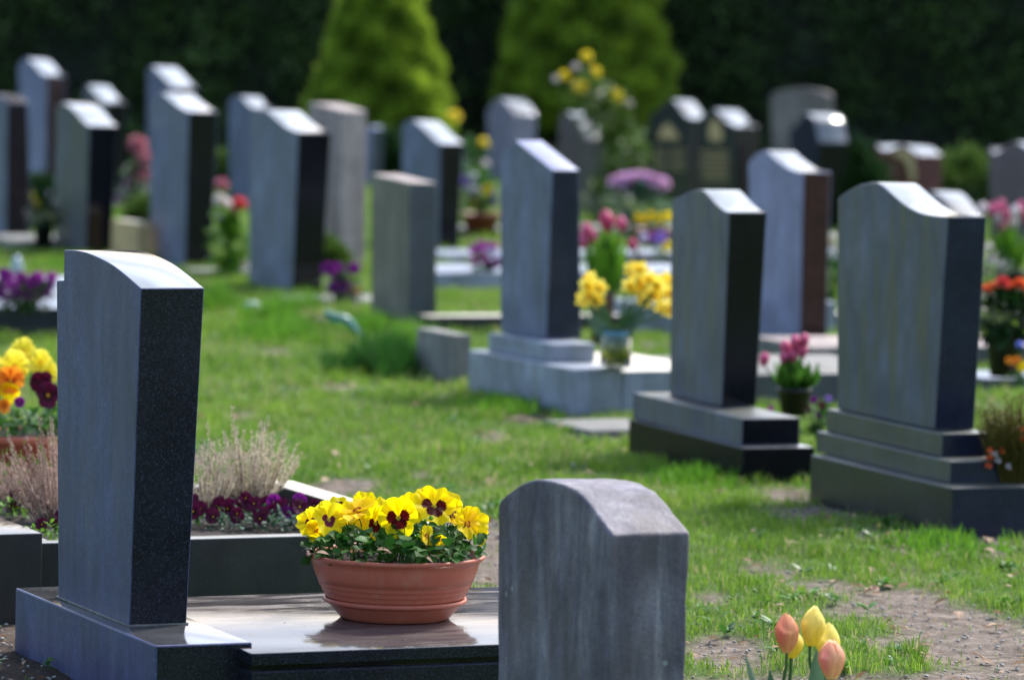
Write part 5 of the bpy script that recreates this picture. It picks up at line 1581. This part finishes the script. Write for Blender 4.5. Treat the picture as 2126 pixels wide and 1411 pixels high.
def leaf_shell(name, pts, nrm, L, W, mat, rnd, shade, parent=None):
    n = len(pts)
    d = nrm + rnd.normal(0, .6, (n, 3)); d /= np.linalg.norm(d, axis=1)[:, None]
    q = np.cross(d, rnd.normal(0, 1, (n, 3))); q /= np.linalg.norm(q, axis=1)[:, None]
    Ls = (L * (.5 + rnd.random(n)))[:, None]
    V = np.stack([pts - q * W, pts + q * W, pts + d * Ls + q * W * .3, pts + d * Ls - q * W * .3], 1).reshape(-1, 3)
    pat = np.zeros((n * 4, 3)); pat[:, 2] = np.repeat(shade, 4)
    o = np_mesh(name, V, np.arange(n * 4).reshape(-1, 4), mat, pat)
    if parent is not None: o.parent = parent
    return o
r_ = np.random.default_rng(44)
hroot = empty('hedge', (0, 41.6, 0))
tag(hroot, 'tall dark clipped yew hedge closing off the background', 'hedge')
HX, HY0, HY1, HZ = 17.0, 0.0, 1.4, 3.3
mb = MB()
nx = 90; nz = 14
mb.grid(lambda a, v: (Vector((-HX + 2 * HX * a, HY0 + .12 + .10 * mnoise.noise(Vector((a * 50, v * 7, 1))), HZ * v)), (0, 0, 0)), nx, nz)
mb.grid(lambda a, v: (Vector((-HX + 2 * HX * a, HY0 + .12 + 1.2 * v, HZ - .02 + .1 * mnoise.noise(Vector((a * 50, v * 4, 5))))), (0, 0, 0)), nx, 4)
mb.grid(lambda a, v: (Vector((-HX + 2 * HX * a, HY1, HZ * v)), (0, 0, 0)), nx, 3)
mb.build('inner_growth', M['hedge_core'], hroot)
n = 90000
x = r_.uniform(-HX, HX, n); z = r_.uniform(0, HZ, n)
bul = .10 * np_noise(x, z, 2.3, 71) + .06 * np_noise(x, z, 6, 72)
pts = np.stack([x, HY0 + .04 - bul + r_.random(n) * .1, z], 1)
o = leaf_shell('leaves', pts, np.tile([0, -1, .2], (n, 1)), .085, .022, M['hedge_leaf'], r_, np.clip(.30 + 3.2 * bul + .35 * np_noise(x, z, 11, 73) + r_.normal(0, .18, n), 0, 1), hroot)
n = 30000
x = r_.uniform(-HX, HX, n); y = r_.uniform(0, 1.4, n)
pts = np.stack([x, y, HZ + .04 * r_.random(n)], 1)
leaf_shell('top_leaves', pts, np.tile([0, 0, 1.], (n, 1)), .09, .022, M['hedge_leaf'], r_, r_.random(n), hroot)

def low_bush(label, px, py, rx, rz, Yd, seed, n=7000, mat='bush_leaf'):
    r = np.random.default_rng(seed)
    b = G(px, py); s = b.y / FPX
    root = empty('shrub', b)
    a = r.random(n) * 6.283; e = np.arccos(r.uniform(-.1, 1, n))
    q = 1 + .12 * np.sin(a * 5) + .08 * np.sin(e * 9)
    nr = np.stack([np.sin(e) * np.cos(a), np.sin(e) * np.sin(a), np.cos(e)], 1)
    pts = nr * np.array([rx * s, rx * s * .8, rz * s]) * (q * (.85 + .2 * r.random(n)))[:, None]
    leaf_shell('leaves', pts, nr, .07, .018, M[mat], r, r.random(n), root)
    mb = MB(); mb.lathe([(rx * s * .8, 0), (rx * s * .75, rz * s * .5), (rx * s * .4, rz * s * .78), (0, rz * s * .85)], 16); mb.build('inner_growth', M['conifer_core'], root)
    tag(root, label, 'shrub', 'low shrubs near the hedge')
low_bush('low light-green shrub right of the red-brown scooped stone', 2000, 450, 110, 112, 40, 1)
low_bush('low dark shrub at the foot of the left conifer', 800, 372, 60, 74, 40, 2, mat='leaf_dark')
low_bush('low green shrub between the far-left stones', 470, 400, 46, 62, 40, 3)
low_bush('dark leafy shrub between the hexagon-headed stone and the red-brown scooped stone', 1772, 478, 66, 148, 40, 5, mat='leaf_dark')
low_bush('dark low shrub behind the far-left stones, by the pink arrangement', 262, 400, 46, 110, 40, 6, mat='leaf_dark')
low_bush('dark low shrub between the blue-grey stones left of the pale pillar', 596, 420, 90, 120, 40, 7, mat='leaf_dark')
low_bush('small green shrub at the foot of the pale pillar', 668, 566, 34, 44, 40, 8)
low_bush('leafy green shrub between the sandstone block and the blue-grey stone', 300, 500, 26, 60, 40, 9)
low_bush('dark low plants at the foot of the far-left violet stone', 85, 450, 60, 60, 40, 10, mat='leaf_dark')
low_bush('yellowish shrub behind the pink hydrangea', 1310, 400, 46, 90, 40, 4)

# ------------------------------------------------------------------ lawn
def grass_field():
    r = np.random.default_rng(3)
    Vs, Ps, Ss = [], [], []
    total = 0
    for (y0, y1, dens, hgt, wid) in ((9.8, 13.5, 9500, .030, .0028), (13.5, 18, 6500, .034, .0036), (18, 26, 3000, .040, .0055), (26, 41.5, 900, .050, .010)):
        xa = -(.125 * y1 + 3.0); xb = .125 * y1 + 3.0
        n = int(dens * (y1 - y0) * (xb - xa))
        x = r.uniform(xa, xb, n); y = r.uniform(y0, y1, n)
        k = (np.abs(x) < .118 * y + .4) | ((np.abs(x) < .118 * y + 3.2) & (r.random(n) < .45))
        x, y = x[k], y[k]
        # clumpiness
        cl = np_noise(x, y, 7, 91) * .5 + np_noise(x, y, 19, 92) * .5 + np_noise(x, y, 41, 93) * .35
        sm_ = soil_mask(x, y)
        pk = np.clip(.78 + .9 * cl, .2, 1) * (1 - sm_ * .985)
        ok = r.random(len(x)) < pk
        for (a, b, ax, ay, bx_, by_, w_, d_, mg) in KEEP_OUT:
            u = (x - a) * ax + (y - b) * ay; v = (x - a) * bx_ + (y - b) * by_
            ok &= ~((u > -.004) & (u < w_ + .004) & (v > -.004) & (v < d_ + .004))
        x, y, cl, sm2 = x[ok], y[ok], cl[ok], sm_[ok]
        n = len(x)
        z = gheight(x, y) - .002
        h = hgt * (.40 + .95 * r.random(n)) * (1 + .9 * np.clip(cl, -.7, 1)) * (1 - .45 * sm2)
        az = r.random(n) * 6.283
        lean = r.random(n) ** 1.3 * 1.1
        dx = np.cos(az) * lean; dy = np.sin(az) * lean
        fa = r.random(n) * 6.283
        wx = np.cos(fa) * wid * .5; wy = np.sin(fa) * wid * .5
        P0_ = np.stack([x, y, z], 1); W_ = np.stack([wx, wy, np.zeros(n)], 1)
        mid = P0_ + np.stack([dx * h * .35, dy * h * .35, h * .62], 1)
        tip = P0_ + np.stack([dx * h, dy * h, h * (1 - .28 * lean)], 1)
        V = np.stack([P0_ - W_, P0_ + W_, mid + W_ * .8, mid - W_ * .8, tip + W_ * .12, tip - W_ * .12], 1).reshape(-1, 3)
        Vs.append(V)
        c = np.clip(.42 + .26 * r.normal(0, 1, n) + .35 * np_noise(x, y, 2.2, 95) + .3 * np_noise(x, y, 9, 96), 0, 1)
        Ps.append(np.repeat(c, 6))
        dead = (r.random(n) < np.clip(.06 + .26 * np_noise(x, y, 5, 97) + .35 * sm2, .02, .6)).astype(float) * r.uniform(.5, 1, n)
        Ss.append(np.repeat(dead, 6))
        total += n
    # taller uneven clumps
    nc = 1500
    cy_ = 10 + 22 * r.random(nc) ** 1.25; cx_ = r.uniform(-.118, .118, nc) * cy_
    okc = (soil_mask(cx_, cy_) < .75) & (np_noise(cx_, cy_, 3.2, 61) > r.uniform(-.35, .45, nc))
    cx_, cy_ = cx_[okc], cy_[okc]
    nb = 46
    R0 = np.repeat(r.uniform(.018, .055, len(cx_)), nb); HH = np.repeat(r.uniform(.035, .075, len(cx_)), nb); cc_ = np.repeat(r.uniform(.1, .95, len(cx_)), nb)
    a = r.random(len(cx_) * nb) * 6.283; q = np.sqrt(r.random(len(cx_) * nb))
    x = np.repeat(cx_, nb) + q * R0 * np.cos(a); y = np.repeat(cy_, nb) + q * R0 * np.sin(a) * 1.3
    ok = np.ones(len(x), bool)
    for (ka, kb, ax, ay, bx_, by_, w_, d_, mg) in KEEP_OUT:
        u = (x - ka) * ax + (y - kb) * ay; v = (x - ka) * bx_ + (y - kb) * by_
        ok &= ~((u > -.006) & (u < w_ + .006) & (v > -.006) & (v < d_ + .006))
    x, y, a, q, HH, cc_ = x[ok], y[ok], a[ok], q[ok], HH[ok], cc_[ok]
    n = len(x)
    h = HH * r.uniform(.5, 1.1, n) * (1 - .35 * q)
    lean = .15 + .9 * q * r.random(n)
    dx, dy = np.cos(a) * lean, np.sin(a) * lean
    wid = .0030 + .00012 * (y - 10) * 1.5
    fa = r.random(n) * 6.283
    W_ = np.stack([np.cos(fa) * wid * .5, np.sin(fa) * wid * .5, np.zeros(n)], 1)
    P0_ = np.stack([x, y, gheight(x, y) - .002], 1)
    mid = P0_ + np.stack([dx * h * .35, dy * h * .35, h * .65], 1)
    tip = P0_ + np.stack([dx * h, dy * h, h * (1 - .3 * lean)], 1)
    Vs.append(np.stack([P0_ - W_, P0_ + W_, mid + W_ * .85, mid - W_ * .85, tip + W_ * .12, tip - W_ * .12], 1).reshape(-1, 3))
    Ps.append(np.repeat(np.clip(cc_ + r.normal(0, .15, n), 0, 1), 6)); Ss.append(np.repeat((r.random(n) < .06) * .9, 6))
    total += n
    V = np.concatenate(Vs); c = np.concatenate(Ps)
    i = np.arange(total) * 6
    F = np.concatenate([np.stack([i, i + 1, i + 2, i + 3], 1), np.stack([i + 3, i + 2, i + 4, i + 5], 1)])
    pat = np.zeros((len(V), 3)); pat[:, 2] = c; pat[:, 0] = np.concatenate(Ss)
    o = np_mesh('grass', V, F, M['grass'], pat)
    tag(o, 'short green lawn grass between the graves', 'grass', kind='stuff')
    print('grass blades', total)
grass_field()

# litter: fallen leaves and petals, pebbles, daisies
def scatter(name, label, cat, n, mat, kind, size, seed, soil_bias=0.5, yr=(10, 20)):
    r = random.Random(seed)
    mb = MB(); k = 0; tries = 0
    while k < n and tries < n * 60:
        tries += 1
        y = yr[0] + (yr[1] - yr[0]) * r.random() ** 1.3
        x = r.uniform(-.115 * y, .115 * y)
        sm_ = float(soil_mask(np.array([x]), np.array([y]))[0])
        if r.random() > (soil_bias * sm_ + (1 - soil_bias) * .6): continue
        bad = False
        for (a, b, ax, ay, bx_, by_, w_, d_, mg) in KEEP_OUT:
            u = (x - a) * ax + (y - b) * ay; v = (x - a) * bx_ + (y - b) * by_
            if -.02 < u < w_ + .02 and -.02 < v < d_ + .02: bad = True; break
        if bad: continue
        z = float(gheight(np.array([x]), np.array([y]))[0])
        s = size * r.uniform(.5, 1.4) * (1 + (y - 10) * .03)
        k += 1
        if kind == 'leaf':
            z += .004 if sm_ > .5 else .02 * r.random() + .01
            a = r.uniform(0, 6.283)
            leaf_geo(mb, (x, y, z), (math.cos(a), math.sin(a), r.uniform(-.2, .6)), (r.uniform(-.4, .4), r.uniform(-.4, .4), 1), s, s * .6, r.uniform(-.2, .5), 0, r.random(), 2, 3, 'oval', .2)
        elif kind == 'pebble':
            zz_ = z - .006 * sm_
            rr = s * .5
            ph = r.random() * 6
            mb.lathe([(0, rr * .6), (rr * .6, rr * .45), (rr, 0), (rr * .7, -rr * .4), (0, -rr * .5)], 7, (x, y, zz_ + rr * .25), ax=r.uniform(.7, 1.3), ay=r.uniform(.7, 1.3))
        else:
            zz_ = z + .035 * r.uniform(.7, 1.2)
            for q in range(9):
                a = q * .698
                leaf_geo(mb, (x, y, zz_), (math.cos(a), math.sin(a), .15), (0, 0, 1), s * .5, s * .22, 0, 0, 1, 1, 1)
            mb.lathe([(0, s * .14), (s * .12, .06 * s), (s * .13, 0)], 6, (x, y, zz_), 1)
    mats = [mat] if kind != 'daisy' else [mat, M['bloom_yellow']]
    o = mb.build(name, mats)
    tag(o, label, cat, kind='stuff')
scatter('leaf_litter', 'dry brown leaves and petals scattered on lawn and bare soil', 'leaf litter', 420, M['dry_leaf'], 'leaf', .028, 1, .75)
scatter('pebbles', 'small pale pebbles and grit on the bare soil', 'pebbles', 1500, M['pebble'], 'pebble', .008, 2, .98, (9.6, 16))
scatter('daisies', 'tiny white daisies dotted in the lawn', 'daisies', 26, M['daisy'], 'daisy', .020, 3, .1, (11, 19))

def weeds(n=520, seed=5):
    r = random.Random(seed); mb = MB(); k = 0
    while k < n:
        y = 10.2 + 13 * r.random() ** 1.2; x = r.uniform(-.11 * y, .11 * y)
        sm_ = float(soil_mask(np.array([x]), np.array([y]))[0])
        if sm_ > .6 and r.random() < .6: continue
        if float(np_noise(np.array([x]), np.array([y]), 4, 55)[0]) < r.uniform(-.3, .35): k += .2; continue
        bad = False
        for (a, b, ax, ay, bx_, by_, w_, d_, mg) in KEEP_OUT:
            u = (x - a) * ax + (y - b) * ay; v = (x - a) * bx_ + (y - b) * by_
            if -.02 < u < w_ + .02 and -.02 < v < d_ + .02: bad = True; break
        if bad: continue
        k += 1
        z = float(gheight(np.array([x]), np.array([y]))[0])
        m_ = r.randint(4, 9); L = r.uniform(.018, .045); sh = r.random()
        for q in range(m_):
            a = r.uniform(0, 6.283)
            leaf_geo(mb, (x + r.uniform(-.01, .01), y + r.uniform(-.01, .01), z + .012 * r.random()), (math.cos(a), math.sin(a), r.uniform(.2, 1.3)), (0, 0, 1), L * r.uniform(.6, 1.1), L * .45, r.uniform(.1, .5), 0, sh, 2, 4, 'oval', .15)
    o = mb.build('weeds', M['leaf_mid'])
    tag(o, 'small broad-leaved weeds and clover among the lawn grass', 'weeds', kind='stuff')
weeds()

rnd = random.Random(15)
mb = MB()
for i in range(46):
    u = rnd.uniform(.03, t_far - .05); v = rnd.uniform(.02, min(Llen - .05, .62))
    p = Vector((Ps.x, Ps.y, zs + .001)) + d1 * u + d2 * v
    if (Vector((p.x, p.y, 0)) - Vector((pb.x, pb.y, 0))).length < .17: continue
    a = rnd.uniform(0, 6.283); L = rnd.uniform(.003, .008)
    leaf_geo(mb, p, (math.cos(a), math.sin(a), .1), (0, 0, 1), L, L * .6, rnd.uniform(-.2, .3), 0, rnd.random(), 1, 2)
o = mb.build('plant_crumbs', M['dry_leaf'])
tag(o, 'tiny dry plant crumbs and soil specks on the polished slab', 'crumbs', kind='stuff')
